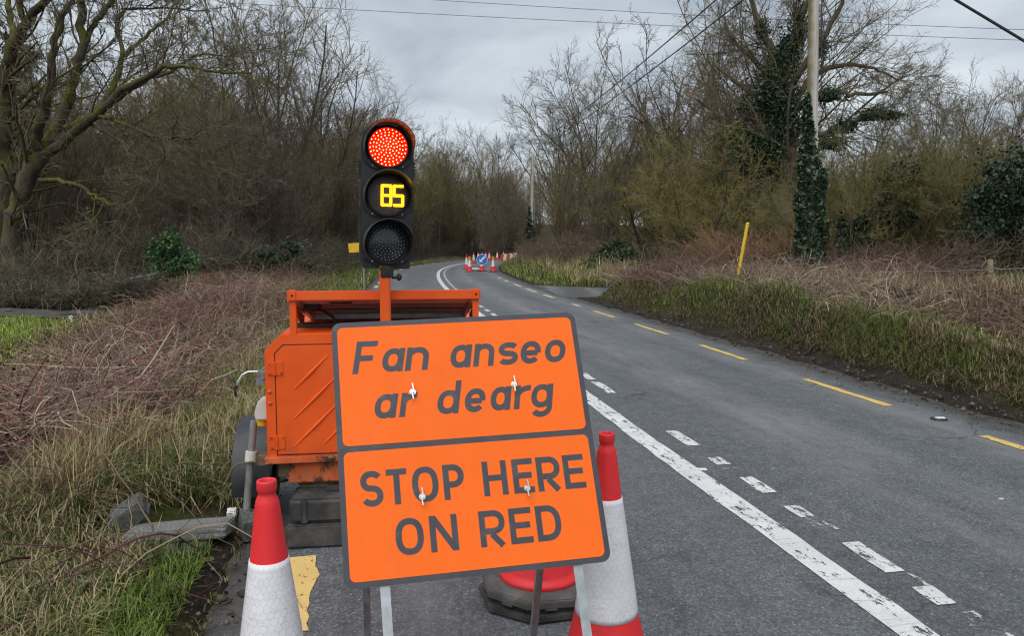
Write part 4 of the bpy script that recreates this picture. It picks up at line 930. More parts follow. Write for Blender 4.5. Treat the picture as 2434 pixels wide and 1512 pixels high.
grass('grass', 'rank grass hanging down the right roadside bank', [
    strip(26000, 5.2, 11, RW + .48, RW + 1.6, .16, .0035, [GB, GBd, G1, S3, S2], [.22, .20, .12, .26, .20], 1.5, side=True),
    strip(22000, 10, 22, RW + .45, RW + 1.6, .18, .0048, [GB, GBd, G1, S3, S2], [.24, .20, .14, .23, .19], 1.4, side=True),
    strip(13000, 5.2, 22, RW + .9, RW + 2.1, .20, .0045, [G1, GB, G3, S1, S2], [.32, .2, .14, .18, .16], .9, side=True, clump=.2),
    strip(8000, 5.2, 22, RW + .38, RW + .62, .16, .004, [S3, (.08, .06, .042), GBd], [.4, .4, .2], 1.6, side=True),
    strip(14000, 6, 22, RW + 1.6, RW + 7, .34, .0048, [S1, S2, S3], [.45, .33, .22], .9, side=True)], 4)
grass('grass', 'pale straw and green grass on the verge beyond the side lane', [
    strip(11000, 28.5, 64, RW + .15, RW + 2.6, .28, .012, [G3, (.16, .19, .04), G1, S1], [.35, .25, .2, .2], .7, side=True, pw=1.3),
    strip(9000, 29, 64, RW + 1.4, RW + 4.0, .55, .010, [S1, S2, (.40, .33, .17), G3], [.45, .25, .15, .15], .6, side=True, pw=1.3)], 5)
grass('grass', 'bright green field grass behind the fence on the right', [
    lambda rng: (8.6 + 9 * rng.rand(9000), 10.5 + 9 * rng.rand(9000), .16, .008, [(.09, .16, .025), G3, S1], [.6, .28, .12], .8)], 6)
def leaf_litter():
    rng = np.random.RandomState(8); n = 2600; y = 2.2 + 9 * rng.rand(n)**1.4; d = np.where(rng.rand(n) < .45, -LW - .16 + .26 * rng.randn(n).clip(-1.5, 1.5) * .6, RW + .02 + .2 * rng.randn(n)); x = Xc(y) + d
    z = np.maximum(Hg(x, y), np.where((d > -LW) & (d < RW), -.0025 * d * d, -1)) + .006
    V, Fc, c = leaves(rng, np.stack([x, y, z], -1), .016, [(.05, .035, .02), (.09, .065, .04), (.03, .024, .018), (.16, .13, .09)])
    tag(mobj('debris', fast_mesh('debris', V, Fc, 'blades', False, c)), 'dark leaf litter and crumbs of mud along the road edges', kind='stuff')
leaf_litter()
def clods():
    rng = np.random.RandomState(18); n = 900; y = 5 + 16 * rng.rand(n)**1.3; d = RW + .12 + .16 * rng.randn(n); d = np.where(rng.rand(n) < .25, -LW - .05 + .12 * rng.randn(n), d); y = np.where(d < 0, 2.2 + 5 * rng.rand(n), y); x = Xc(y) + d
    z = np.maximum(Hg(x, y), np.where((d > -LW) & (d < RW), -.0025 * d * d, -1)); r = .008 + .03 * rng.rand(n)**3
    o8 = np.array([[1, 0, 0], [0, 1, 0], [-1, 0, 0], [0, -1, 0], [0, 0, .8], [0, 0, -.8]]); V = np.stack([x, y, z + r * .3], -1)[:, None] + o8[None] * r[:, None, None] * (.6 + .8 * rng.rand(n, 6, 1)); f = np.array([[0, 1, 4], [1, 2, 4], [2, 3, 4], [3, 0, 4], [1, 0, 5], [2, 1, 5], [3, 2, 5], [0, 3, 5]])
    Fc = (np.arange(n)[:, None, None] * 6 + f[None]).reshape(-1, 3); c = np.array([(.045, .036, .028), (.075, .062, .05), (.13, .12, .105)])[rng.randint(3, size=n)]
    tag(mobj('gravel', fast_mesh('gravel', V.reshape(-1, 3), Fc, 'blades', False, np.repeat(c, 6, 0))), 'mud clods and loose chippings along the road edges', kind='stuff')
clods()

# ------------------------------------------------------------------ road sign on its folding stand
def rrect(x0, z0, x1, z1, r, n=6):
    P = []
    for cx, cz, a in ((x1 - r, z1 - r, 0), (x0 + r, z1 - r, 90), (x0 + r, z0 + r, 180), (x1 - r, z0 + r, 270)):
        P += [(cx + r * math.cos(R(a + 90 * k / n)), cz + r * math.sin(R(a + 90 * k / n))) for k in range(n + 1)]
    return P
def arc(cx, cy, rx, ry, a0, a1, n=16, e=1.0):
    o = []
    for k in range(n + 1):
        a = R(a0 + (a1 - a0) * k / n); c, s = math.cos(a), math.sin(a)
        o.append((cx + rx * math.copysign(abs(c)**e, c), cy + ry * math.copysign(abs(s)**e, s)))
    return o
def glyph(ch, w, h, s):
    o = s / 2; E_ = .82
    def S_(): 
        rx, ry = w / 2 - o, (h - s) / 4
        return [arc(w / 2, h - o - ry, rx, ry, 28, 262, 18, .9)[:-1] + arc(w / 2, o + ry, rx, ry, 82, -152, 18, .9)]
    if ch == 'F': return [[(o, 0), (o, h)], [(s, h - o), (w, h - o)], [(s, h * .47), (w * .86, h * .47)]]
    if ch == 'E': return [[(o, 0), (o, h)], [(s, h - o), (w, h - o)], [(s, h * .51), (w * .92, h * .51)], [(s, o), (w, o)]]
    if ch == 'T': return [[(0, h - o), (w, h - o)], [(w / 2, 0), (w / 2, h - s)]]
    if ch == 'H': return [[(o, 0), (o, h)], [(w - o, 0), (w - o, h)], [(s, h * .51), (w - s, h * .51)]]
    if ch == 'O': return [arc(w / 2, h / 2, w / 2 - o, h / 2 - o, 0, 360, 40, E_)]
    if ch == 'D': ry = h / 2 - o; return [[(o, 0), (o, h)], [(s, h - o)] + arc(w * .42, h / 2, w * .58 - o, ry, 90, -90, 20, .85) + [(s, o)]]
    if ch in 'PR':
        rb = h * .245; cy = h - o - rb; q = [[(o, 0), (o, h)], [(s, h - o)] + arc(w - rb - o, cy, rb, rb, 90, -90, 16, .92) + [(s, cy - rb)]]
        if ch == 'R': q.append([(w * .46, cy - rb - o * .9), (w - o * 1.15, 0)])
        return q
    if ch == 'N': return [[(o, 0), (o, h)], [(w - o, 0), (w - o, h)], [(s * .62, h - o * .6), (w - s * .62, o * .6)]]
    if ch in 'Ss': return S_()
    x = .072
    if ch == 'o': return [arc(w / 2, x / 2, w / 2 - o, x / 2 - o, 0, 360, 36, .9)]
    if ch in 'ad': return [arc(w / 2 - .001, x / 2, w / 2 - o - .001, x / 2 - o, 0, 360, 36, .88), [(w - o, 0), (w - o, x if ch == 'a' else .1)]]
    if ch == 'g': return [arc(w / 2 - .001, x / 2, w / 2 - o - .001, x / 2 - o, 0, 360, 36, .88), [(w - o, x)] + [(w - o, .004)] + arc(w / 2, .0, w / 2 - o, .0205, 0, -150, 14)]
    if ch == 'n': rx = (w - s) / 2; return [[(o, 0), (o, x)], [(w - o, 0)] + arc(w / 2, x - o - rx * .95, rx, rx * .95, 0, 150, 16, .9)]
    if ch == 'r': return [[(o, 0), (o, x)], arc(w * .95, x * .52, w * .95 - o, x * .48 - o, 165, 82, 10)]
    if ch == 'e': return [[(s * .9, x * .47), (w - o * 1.2, x * .47)], arc(w / 2, x / 2, w / 2 - o, x / 2 - o, -4, 318, 32, .9)]
def stroke(pts, s):
    P = np.array(pts, float); closed = np.linalg.norm(P[0] - P[-1]) < 1e-6
    if closed: P = P[:-1]
    n = len(P); d = np.diff(np.vstack([P, P[:1]]), axis=0) if closed else np.diff(P, axis=0); d /= np.linalg.norm(d, axis=1, keepdims=True)
    out = []
    for i in range(n):
        a = d[i - 1] if (closed or i > 0) else d[0]; b = d[i] if (closed or i < n - 1) else d[-1]
        m = a + b; m /= np.linalg.norm(m) + 1e-9; nn = np.array([-m[1], m[0]]); k = 1 / max(.5, abs(nn @ np.array([-a[1], a[0]])))
        out.append((P[i] + nn * s / 2 * k, P[i] - nn * s / 2 * k))
    return out, closed
ROWS = [('Fan', 'F', .050, .1296, .599, .1), ('Fan', 'a', .1364, .2026, .600, .072), ('Fan', 'n', .207, .2773, .600, .072),
        ('anseo', 'a', .3415, .4074, .600, .072), ('anseo', 'n', .4139, .4788, .600, .072), ('anseo', 's', .4892, .5518, .600, .072), ('anseo', 'e', .5595, .6234, .600, .072), ('anseo', 'o', .6372, .7023, .600, .072),
        ('ar', 'a', .1049, .1713, .4605, .072), ('ar', 'r', .180, .2259, .4605, .072),
        ('dearg', 'd', .2869, .3639, .4605, .1), ('dearg', 'e', .3715, .4337, .4605, .072), ('dearg', 'a', .4499, .5139, .4605, .072), ('dearg', 'r', .5235, .5717, .4605, .072), ('dearg', 'g', .5755, .6448, .4605, .072),
        ('STOP', 'S', .0548, .1175, .211, .1), ('STOP', 'T', .1276, .1862, .211, .1), ('STOP', 'O', .2002, .2753, .211, .1), ('STOP', 'P', .2898, .3504, .211, .1),
        ('HERE', 'H', .4054, .4772, .211, .1), ('HERE', 'E', .4939, .5558, .211, .1), ('HERE', 'R', .5668, .6375, .211, .1), ('HERE', 'E', .6483, .7123, .211, .1),
        ('ON', 'O', .143, .2213, .0705, .1), ('ON', 'N', .2392, .3181, .0705, .1), ('RED', 'R', .3808, .4549, .0705, .1), ('RED', 'E', .468, .5336, .0705, .1), ('RED', 'D', .5468, .62, .0705, .1)]
def make_sign():
    W, Hh = .75, .757
    ux = Vector((.98283, .18219, .02921)).normalized(); uy = Vector((-.11823, .38499, .91532)); un = uy.cross(ux).normalized()   # local x, z, y (y points behind the plate)
    o = Vector((-.45274, 1.98148, .66460))
    M = Matrix(((ux.x, un.x, uy.x, o.x), (ux.y, un.y, uy.y, o.y), (ux.z, un.z, uy.z, o.z), (0, 0, 0, 1)))
    root = empty('road_sign'); root.location = (-.15, 2.1, 0)
    tag(root, 'orange temporary road sign reading Fan anseo ar dearg, STOP HERE ON RED', 'sign')
    Mi = Matrix.Translation((.15, -2.1, 0)) @ M
    def put(b, name, mat, bevel=0.0, **k): b.bm.transform(Mi); return b.build(name, mat, root, bevel, **k)
    plate = put(B().prism(rrect(-.004, -.004, W + .004, Hh + .004, .028), 0, .0035), 'plate', 'sign_grey')
    put(B().prism(rrect(.0125, .386, W - .0125, Hh - .0125, .017), -.0010, .0015), 'upper_panel', 'sign_orange')
    put(B().prism(rrect(.0125, .0125, W - .0125, .3685, .017), -.0010, .0015), 'lower_panel', 'sign_orange')
    words = []
    for r in ROWS:
        if r[0] not in words: words.append(r[0])
    q = 0
    for wd in words:
        bm = bmesh.new()
        for (w_, ch, x0, x1, b0, h) in ROWS:
            if w_ != wd: continue
            it = wd in ('Fan', 'anseo', 'ar', 'dearg'); s = .0170 if it else .0172; w = x1 - x0; sh = .20 if it else 0
            wn = w - sh * h * (.85 if ch == 'F' else .55 if ch == 'd' else .0 if ch in 'eos' else .16)
            for st in glyph(ch, wn, h, s):
                q += 1; y = -.0013 - .00006 * (q % 9); pr, closed = stroke(st, s)
                vs = [[bm.verts.new((x0 + p[0] + sh * (p[1] - (0 if ch in 'Fd' else .012)), y, b0 + p[1])) for p in pp] for pp in pr]
                rng_ = range(len(vs)) if closed else range(len(vs) - 1)
                for i in rng_:
                    a, b = vs[i], vs[(i + 1) % len(vs)]; bm.faces.new((a[0], b[0], b[1], a[1]))
        bm.transform(Mi); bmesh.ops.recalc_face_normals(bm, faces=bm.faces)
        me = bpy.data.meshes.new('lettering'); bm.to_mesh(me); bm.free(); me.materials.append(MATS['sign_grey']); mobj('lettering', me, root)
    for x, z in ((.2233, .534), (.5311, .5377), (.2261, .226), (.533, .224)):
        b = B(); b.cyl((x, 0, z), (x, -.004, z), .0095, n=14); b.cyl((x, -.002, z), (x, -.016, z), .0055, n=10)
        for sg in (1, -1): b.box((x + .0012 * sg, -.013, z + sg * .014), (.0035, .010, .022), Matrix.Rotation(R(-6), 3, 'Y'))
        put(b, 'wing_nut', 'bright_steel', .0012)
    # front legs carry on in the plate's slope; rear legs hinge at the top and splay back
    for x in (.105, .655):
        zb = -.745 if x < .3 else -.775
        b = B(); b.box((x, .012, (.70 + zb) / 2), (.027, .003, .70 - zb)); b.box((x + .012, .024, (.70 + zb) / 2), (.003, .022, .70 - zb)); put(b, 'leg', 'galvanised')
    for z in (.225, .536): put(B().box((W / 2, .009, z), (.60, .006, .03)), 'crossbar', 'galvanised', .001)
    for p0, p1 in (((-.46, 2.30, 1.27), (-.535, 2.68, 0.03)), ((.165, 2.445, 1.30), (.085, 2.86, .03))):
        p0, p1 = Vector(p0), Vector(p1); d = p1 - p0; rot = d.to_track_quat('Z', 'Y').to_matrix()
        b = B(); b.box((p0 + p1) / 2, (.024, .004, d.length), rot); b.box((p0 + p1) / 2 + rot @ Vector((.011, .011, 0)), (.004, .022, d.length), rot)
        b.bm.transform(Matrix.Translation((.15, -2.1, 0))); b.build('rear_leg', 'dark_steel', root)
make_sign()

# ------------------------------------------------------------------ traffic cones
def octagon(r): return [(r * math.cos(R(22.5 + 45 * k)), r * math.sin(R(22.5 + 45 * k))) for k in range(8)]
def make_cone(name, bases=1, lamp=False):
    root = empty(name)
    for k in range(bases):
        b = B(); z = .052 * k; b.prismz(octagon(.285 if k == 0 and bases > 1 else .275), z + .006, z + .036); b.prismz(octagon(.262), z + .0358, z + .051, .90)
        for a in range(8): b.box((.23 * math.cos(R(45 * a)), .23 * math.sin(R(45 * a)), z + .004), (.06, .06, .009), Matrix.Rotation(R(45 * a), 3, 'Z'))
        o = b.build('base', 'grey_rubber' if k == bases - 1 else 'rubber', root, .007)
        if k == 0 and bases > 1: o.rotation_euler[2] = R(6)
    z0 = .052 * (bases - 1)
    zt = .95
    prof = [(.192, .078), (.196, .086), (.192, .098), (.174, .108), (.160, .125), (.107, .335), (.0985, .335 + .003)]
    prof = [(.184, .050), (.188, .060), (.183, .072), (.168, .080), (.160, .095), (.1115, .30)]
    prof += [(.1113, .301), (.0528, .722), (.0515, .728), (.0355, .865), (.0335, .882), (.030, .896), (.0245, .906), (.0235, .914), (.0265, .919), (.0278, .925), (.0278, .944), (.0262, .949), (.022, .950), (.019, .946), (.0185, .90)]
    b = B(); b.lathe([(r, z + z0) for r, z in prof], 48); body = b.build('body', 'cone_red', root, smooth=False)
    for f in body.data.polygons: f.use_smooth = True
    n = 24; sp = [(.1113 + .0018 - (.1113 - .0530) * k / n, .300 + (.722 - .300) * k / n + z0) for k in range(n + 1)]
    b = B(); b.lathe([(sp[0][0] - .003, sp[0][1])] + sp + [(sp[-1][0] - .003, sp[-1][1])], 64, uvr=.08); b.build('reflective_sleeve', 'cone_sleeve', root)
    if lamp:
        b = B(); b.cyl((0, -.075, .80 + z0), (0, -.005, .80 + z0), .085, .085, 24); lm = b.build('lamp', 'amber_lens', root, .012, smooth=True)
        b = B(); b.box((0, -.02, .675 + z0), (.10, .085, .13)); b.build('battery_case', 'yellow_plastic', lm, .01)
    return root
CG = 'tall traffic cones'
def setp(o, p, label, cat='traffic cone', group=CG, rz=0.0, tilt=(0, 0)):
    o.location = p; o.rotation_euler = (tilt[0], tilt[1], rz); return tag(o, label, cat, group)
cone = make_cone('traffic_cone')
setp(cone, (-.692, 2.08, -.012), 'red and white traffic cone in front of the trailer, beside the grass', rz=.3)
c2 = copy_tree(cone); setp(c2, (.341, 2.60, -.002), 'red and white traffic cone beside the lower right corner of the orange sign', rz=1.1, tilt=(0, R(-1.6)))
c3 = make_cone('traffic_cone', 2); setp(c3, (.128, 3.33, -.004), 'traffic cone on stacked octagonal bases, mostly hidden behind the orange sign', rz=R(9))
lampc = make_cone('traffic_cone', 1, True)
def far_cone(src, px, py, label, rz=0.0): 
    p = gp(px, py); o = src; p[2] = -.01; return setp(o, tuple(p), label, rz=rz)
far_cone(lampc, 1116, 645.5, 'lamp-topped cone at the left end of the front row by the blue arrow sign')
far_cone(copy_tree(lampc), 1172, 645.5, 'lamp-topped cone right of the blue arrow sign')
far_cone(copy_tree(cone), 1145, 644.0, 'cone directly behind the blue arrow sign', .2)
far_cone(copy_tree(cone), 1109, 639.5, 'cone close behind the leftmost lamp-topped cone', .4)
for px, py, lb in ((1126, 626, 'second-row cone just left of the blue arrow sign'), (1136.5, 622.5, 'far cone partly hidden by the top left of the blue arrow sign'), (1146, 622, 'far cone whose tip shows above the blue arrow sign'), (1154.5, 621.5, 'far cone whose top shows at the right rim of the blue arrow sign'),
                   (1163, 620.6, 'far cone between the blue arrow sign and the right lamp cone'), (1182, 618.9, 'far cone next right of the right lamp cone'), (1197, 618.6, 'far cone nearest the striped barriers'), (1228, 617, 'far cone standing behind the striped barriers')):
    far_cone(copy_tree(cone), px, py, lb, px % 3)
# keep-left arrow sign
def arrow_sign():
    p = gp(1146, 646.5); root = empty('arrow_sign', (p[0], p[1], .02)); tag(root, 'round blue sign with white arrow pointing down left among the far cones', 'sign')
    zc, r = .70, .315
    b = B(); b.cyl((0, 0, zc), (0, .012, zc), r, n=40); b.build('rim', 'white_sign', root)
    b = B(); b.cyl((0, -.005, zc), (0, .002, zc), r * .93, n=40); b.build('disc', 'blue_sign', root)
    d = np.array([-.7071, -.7071]); n = np.array([.7071, -.7071]) * 1.0; tip = d * .215
    pts = [tip, tip - d * .17 + n * .165, tip - d * .115 + n * .05, -d * .235 + n * .05, -d * .235 - n * .05, tip - d * .115 - n * .05, tip - d * .17 - n * .165]
    b = B(); b.prism([(q[0], q[1] + zc) for q in pts], -.010, -.004); b.build('arrow', 'white_sign', root)
    for sx in (-.17, .17):
        b = B(); b.cyl((sx, .02, zc - .1), (sx * 1.3, .28, .0), .013, n=8); b.build('leg', 'galvanised', root)
    b = B(); b.box((0, .05, .03), (.62, .06, .05)); b.build('foot', 'rubber', root, .01)
arrow_sign()
def barrier(px, py, label, k):
    p = gp(px, py); root = empty('road_barrier', (p[0], p[1], .02), R(52)); tag(root, label, 'barrier', 'striped road barriers')
    for i in range(4):
        b = B(); b.prism([(-.22, 0), (.22, 0), (.20, .12), (.09, .62), (-.09, .62), (-.20, .12)], i * .38 - .76, i * .38 - .395); b.build('section', 'barrier_white' if i % 2 == 0 else 'barrier_red', root, .02)
barrier(1206, 620.0, 'cream and red road barrier at the near end of the far row', 0)
barrier(1217, 617.5, 'cream and red road barrier in the middle of the far row', 1)
barrier(1228, 615.5, 'cream and red road barrier at the far end, half behind the hedge', 2)
# sandbags at the far cones' feet
p = gp(1134, 644); b = B()
for dx, dy, s in ((0, 0, .2), (.22, .1, .17), (-.2, .25, .18)): b.sphere((dx, dy, .07), s, (1, .7, .42), 12)
sb = b.build('sandbag', 'white_plastic', None, smooth=True); sb.location = (p[0], p[1], .03); tag(sb, 'pale sandbags slumped beside the blue arrow sign', 'sandbag')

# ------------------------------------------------------------------ trailer
TY = R(8)
def make_trailer():
    root = empty('signal_trailer', (-.672, 4.0, -.012), TY); root.scale = (1, 1, 1.026); tag(root, 'orange trailer with locked cabinet and solar panel behind the road sign', 'trailer')
    # u right, v back, z up; the cabinet's door wall is at v = .10
    u0, u1, v0, v1, zb, zt = -.645, .645, .10, 1.15, .425, 1.105
    ch = .09
    body = B().prism([(u0, zb), (u1, zb), (u1, zt - ch), (u1 - ch, zt), (u0 + ch, zt), (u0, zt - ch)], v0, v1).build('cabinet', 'orange_paint', root, .006)
    d = B().prism([(-.588, .462), (.588, .462), (.588, 1.000), (.545, 1.043), (-.545, 1.043), (-.588, 1.000)], v0 - .008, v0 + .01).build('door', 'orange_paint', root, .003)
    B().prism([(-.594, .456), (.594, .456), (.594, 1.003), (.548, 1.049), (-.548, 1.049), (-.594, 1.003)], v0 - .0012, v0 + .005).build('door_gap', 'black_plastic', root)
    def P(x, y): return ((x - 913) / 438., 1.57 - (y - 580) * .00225)
    for a, c in (((696, 918), (777, 838)), ((696, 986), (800, 884)), ((694, 1054), (800, 950)), ((762, 1050), (860, 954)), ((830, 1050), (960, 920))):
        (xa, za), (xb, zb_) = P(*a), P(*c); b = B(); b.tube([(xa, v0 - .007, za), ((xa + xb) / 2, v0 - .010, (za + zb_) / 2), (xb, v0 - .007, zb_)], [.004, .0085, .004], 8); b.build('pressed_rib', 'orange_paint', d, smooth=True)
    for zz in (.924, .528):
        b = B(); b.box((-.612, v0 - .003, zz), (.036, .006, .072)); b.box((-.566, v0 - .011, zz), (.036, .006, .072)); hg = b.build('hinge', 'orange_paint', d, .0015)
        b = B()
        for k in range(5): b.cyl((-.590, v0 - .013, zz - .036 + .0146 * k), (-.590, v0 - .013, zz - .036 + .0146 * k + .0132), .0075, n=10)
        b.build('hinge_knuckle', 'orange_paint', hg)
        for xx in (-.62, -.557):
            for dz in (-.026, .026): B().cyl((xx, v0 - .004, zz + dz), (xx, v0 - .0165, zz + dz), .005, n=8).build('hinge_bolt', 'orange_worn', hg)
    for zz in (.80, .738): B().sphere((-.622, v0 - .002, zz), .011, (1, .6, 1), 10).build('bolt_head', 'orange_worn', root, smooth=True)
    # bottom rail and axle beam
    B().box((0, v0 + .01, .432), (1.32, .06, .035)).build('bottom_rail', 'orange_worn', root, .004)
    B().sphere((-.305, v0 - .03, .444), .016, (1.2, .8, .8), 8).build('latch', 'rusty_steel', root)
    b = B(); b.box((.02, v0 + .05, .350), (1.12, .05, .112)); b.build('lower_beam', 'orange_worn', root, .006)
    B().box((0, .6, .36), (1.2, .9, .08)).build('chassis', 'rusty_steel', root, .006)
    B().box((-.02, v0 + .10, .25), (.95, .06, .09)).build('axle', 'rusty_steel', root, .01)
    # drawbar
    B().box((.0, -.12, .34), (.08, .50, .07)).build('drawbar', 'orange_worn', root, .006)
    # mast
    B().box((0, .045, .90), (.056, .056, 1.08)).build('mast', 'orange_paint', root, .006)
    B().box((0, .045, 1.452), (.060, .060, .022)).build('mast_cap', 'rusty_steel', root, .003)
    # solar panel: near edge high, far edge down on the roof
    pa = Vector((0, .13, 1.295)); pb = Vector((0, .88, 1.135)); mid = (pa + pb) / 2; dv = pb - pa; rot = Matrix.Rotation(math.atan2(dv.z, dv.y), 3, 'X')
    sp = B().box(mid, (0.945, dv.length, .012), rot).build('solar_panel', 'panel_back', root)
    for k in range(1, 9): B().box(mid + rot @ Vector((-.47 + .94 * k / 9, 0, -.0068)), (.0035, dv.length, .0025), rot).build('cell_line', 'panel_line', sp)
    for q in (-.18, .0, .18): B().box(mid + rot @ Vector((0, q, -.0066)), (.94, .002, .0021), rot).build('cell_line', 'panel_line', sp)
    for sg in (-1, 1): B().box(mid + rot @ Vector((sg * .479, 0, -.012)), (.03, dv.length, .04), rot).build('panel_frame', 'aluminium', sp, .002)
    B().box(mid + rot @ Vector((0, dv.length / 2 - .018, -.014)), (.975, .036, .04), rot).build('panel_frame', 'aluminium', sp, .002)
    B().box(mid + rot @ Vector((-.43, -.10, -.020)), (.10, .11, .03), rot).build('junction_box', 'black_plastic', sp, .005)
    B().box(mid + rot @ Vector((-.255, -.20, -.0075)), (.125, .05, .003), rot).build('label_plate', 'dark_plastic', sp)
    for dx in (0, .012): B().tube([mid + rot @ Vector((-.415 + dx, -.11, -.022)), mid + rot @ Vector((-.36 + dx, -.10, -.045)), Vector((-.31 + dx, .36, 1.165)), Vector((-.285 + dx, .34, 1.10))], .005, 6).build('cable', 'cable', sp, smooth=True)
    B().box((0, .105, 1.302), (.978, .028, .050)).build('panel_rail', 'orange_paint', root, .004)
    for sg in (-1, 1):
        b = B(); b.box((sg * .491, .104, 1.303), (.052, .038, .060)); pst = b.build('corner_cap', 'orange_paint', root, .008)
        B().cyl((sg * .491, .084, 1.304), (sg * .491, .090, 1.304), .007, n=10).build('bolt', 'black_plastic', pst)
        B().box((sg * .490, .118, 1.19), (.034, .034, .185)).build('panel_post', 'orange_paint', root, .003)
        q0, q1 = Vector((sg * .502, .14, 1.275)), Vector((sg * .502, .62, 1.115)); dq = q1 - q0
        B().box((q0 + q1) / 2, (.008, dq.length, .07), Matrix.Rotation(math.atan2(dq.z, dq.y), 3, 'X')).build('panel_bracket', 'orange_paint', root, .002)
    B().box((-.03, .42, 1.118), (1.0, .10, .022)).build('roof_strip', 'black_plastic', root, .004)  # black strip across the roof beneath the panel
    # wheels and mudguards
    for sg in (-1, 1):
        ux = sg * .775; w = B(); rr = .262
        w.lathe([(.10, -.07), (.16, -.075), (.235, -.078), (.257, -.066), (rr, -.045), (rr, .045), (.257, .066), (.235, .078), (.16, .075), (.10, .07)], 40); w.bm.transform(Matrix.Translation((ux, .62, rr)) @ Matrix.Rotation(R(90), 4, 'Y'))
        wh = w.build('wheel', 'rubber', root)
        t = B()
        for k in range(40):
            a = k * 9.0; t.box((ux, .62 + rr * math.cos(R(a)), rr + rr * math.sin(R(a))), (.085, .012, .018), Matrix.Rotation(R(a), 3, 'X'))
        t.build('tyre_tread', 'rubber', wh)
        B().cyl((ux - .05, .62, rr), (ux + .05, .62, rr), .155, n=24).build('rim', 'galvanised', wh, .004)
        g = B(); pr = [(.62 + .335 * math.cos(R(a)), .255 + .30 * math.sin(R(a))) for a in range(196, 1, -6)]; pi = [(.62 + .322 * math.cos(R(a)), .255 + .288 * math.sin(R(a))) for a in range(4, 199, 6)]
        poly = pr + pi; va = [g.bm.verts.new((ux - .105, y, z)) for y, z in poly]; vb = [g.bm.verts.new((ux + .105, y, z)) for y, z in poly]; n = len(poly); m = len(pr)
        for k in range(n): g.bm.faces.new((va[k], vb[k], vb[(k + 1) % n], va[(k + 1) % n]))
        for k in range(m - 1):
            g.bm.faces.new((va[k], va[k + 1], va[n - 2 - k], va[n - 1 - k])); g.bm.faces.new((vb[k], vb[n - 1 - k], vb[n - 2 - k], vb[k + 1]))
        g.build('mudguard', 'dark_plastic', root, smooth=True)
        B().box((ux - sg * .155, .62, .34), (.12, .05, .05)).build('mudguard_bracket', 'rusty_steel', root, .004)
    # prop stand, clamp and handle at the left corner
    a, c = Vector((-.735, .23, .62)), Vector((-.795, .18, .015)); b = B(); b.cyl(c, a, .020, n=16); ps = b.build('prop_stand', 'dark_steel', root, .003, smooth=True)
    mid = a.lerp(c, .32); b = B(); b.cyl(mid - (a - c).normalized() * .03, mid + (a - c).normalized() * .03, .031, n=16); b.build('clamp_collar', 'white_plastic', ps, .003)
    b = B(); b.box(mid + Vector((.06, .01, 0)), (.11, .03, .035)); b.build('clamp_arm', 'rusty_steel', ps, .004)
    b = B(); b.tube([mid + Vector((.02, -.04, -.02)), mid + Vector((-.06, -.05, -.025)), mid + Vector((-.09, -.055, -.05)), mid + Vector((-.125, -.06, -.12))], .006, 8); b.build('clamp_handle', 'rusty_steel', ps, smooth=True)
    b = B(); b.box((-.66, .16, .425), (.09, .10, .055)); b.build('stand_bracket', 'rusty_steel', root, .006)
    B().cyl(c + Vector((0, 0, -.01)), c + Vector((0, 0, .006)), .045, n=16).build('stand_foot', 'rusty_steel', ps)
    # power inlet on the side wall
    b = B(); b.prism([(-.715, .635), (-.645, .635), (-.645, .745), (-.668, .75), (-.698, .74), (-.718, .68)], .16, .27); si = b.build('power_inlet', 'white_plastic', root, .008)
    b = B(); b.cyl((-.688, .215, .640), (-.688, .215, .595), .032, .027, 18); b.build('inlet_plug', 'yellow_plastic', si, .003, smooth=True)
    # locking lever of the cabinet's side
    b = B(); b.prism([(-.702, .83), (-.690, .905), (-.648, .935), (-.648, .84), (-.660, .832)], .14, .145); lv = b.build('latch_plate', 'galvanised', root, .001)
    b = B(); b.tube([(-.685, .125, .905), (-.735, .12, .905), (-.765, .12, .89), (-.79, .12, .85), (-.80, .12, .80), (-.79, .12, .785)], [.006, .006, .006, .007, .009, .008], 8); b.build('lever', 'bright_steel', lv, smooth=True)
    b = B(); b.tube([(-.795, .12, .835), (-.803, .12, .80), (-.795, .12, .775)], .0105, 8); b.build('lever_grip', 'black_plastic', lv, smooth=True)
    b = B(); b.cyl((-.668, .120, .88), (-.668, .15, .88), .020, n=14); b.build('lock', 'dark_steel', lv)
    return root
make_trailer()

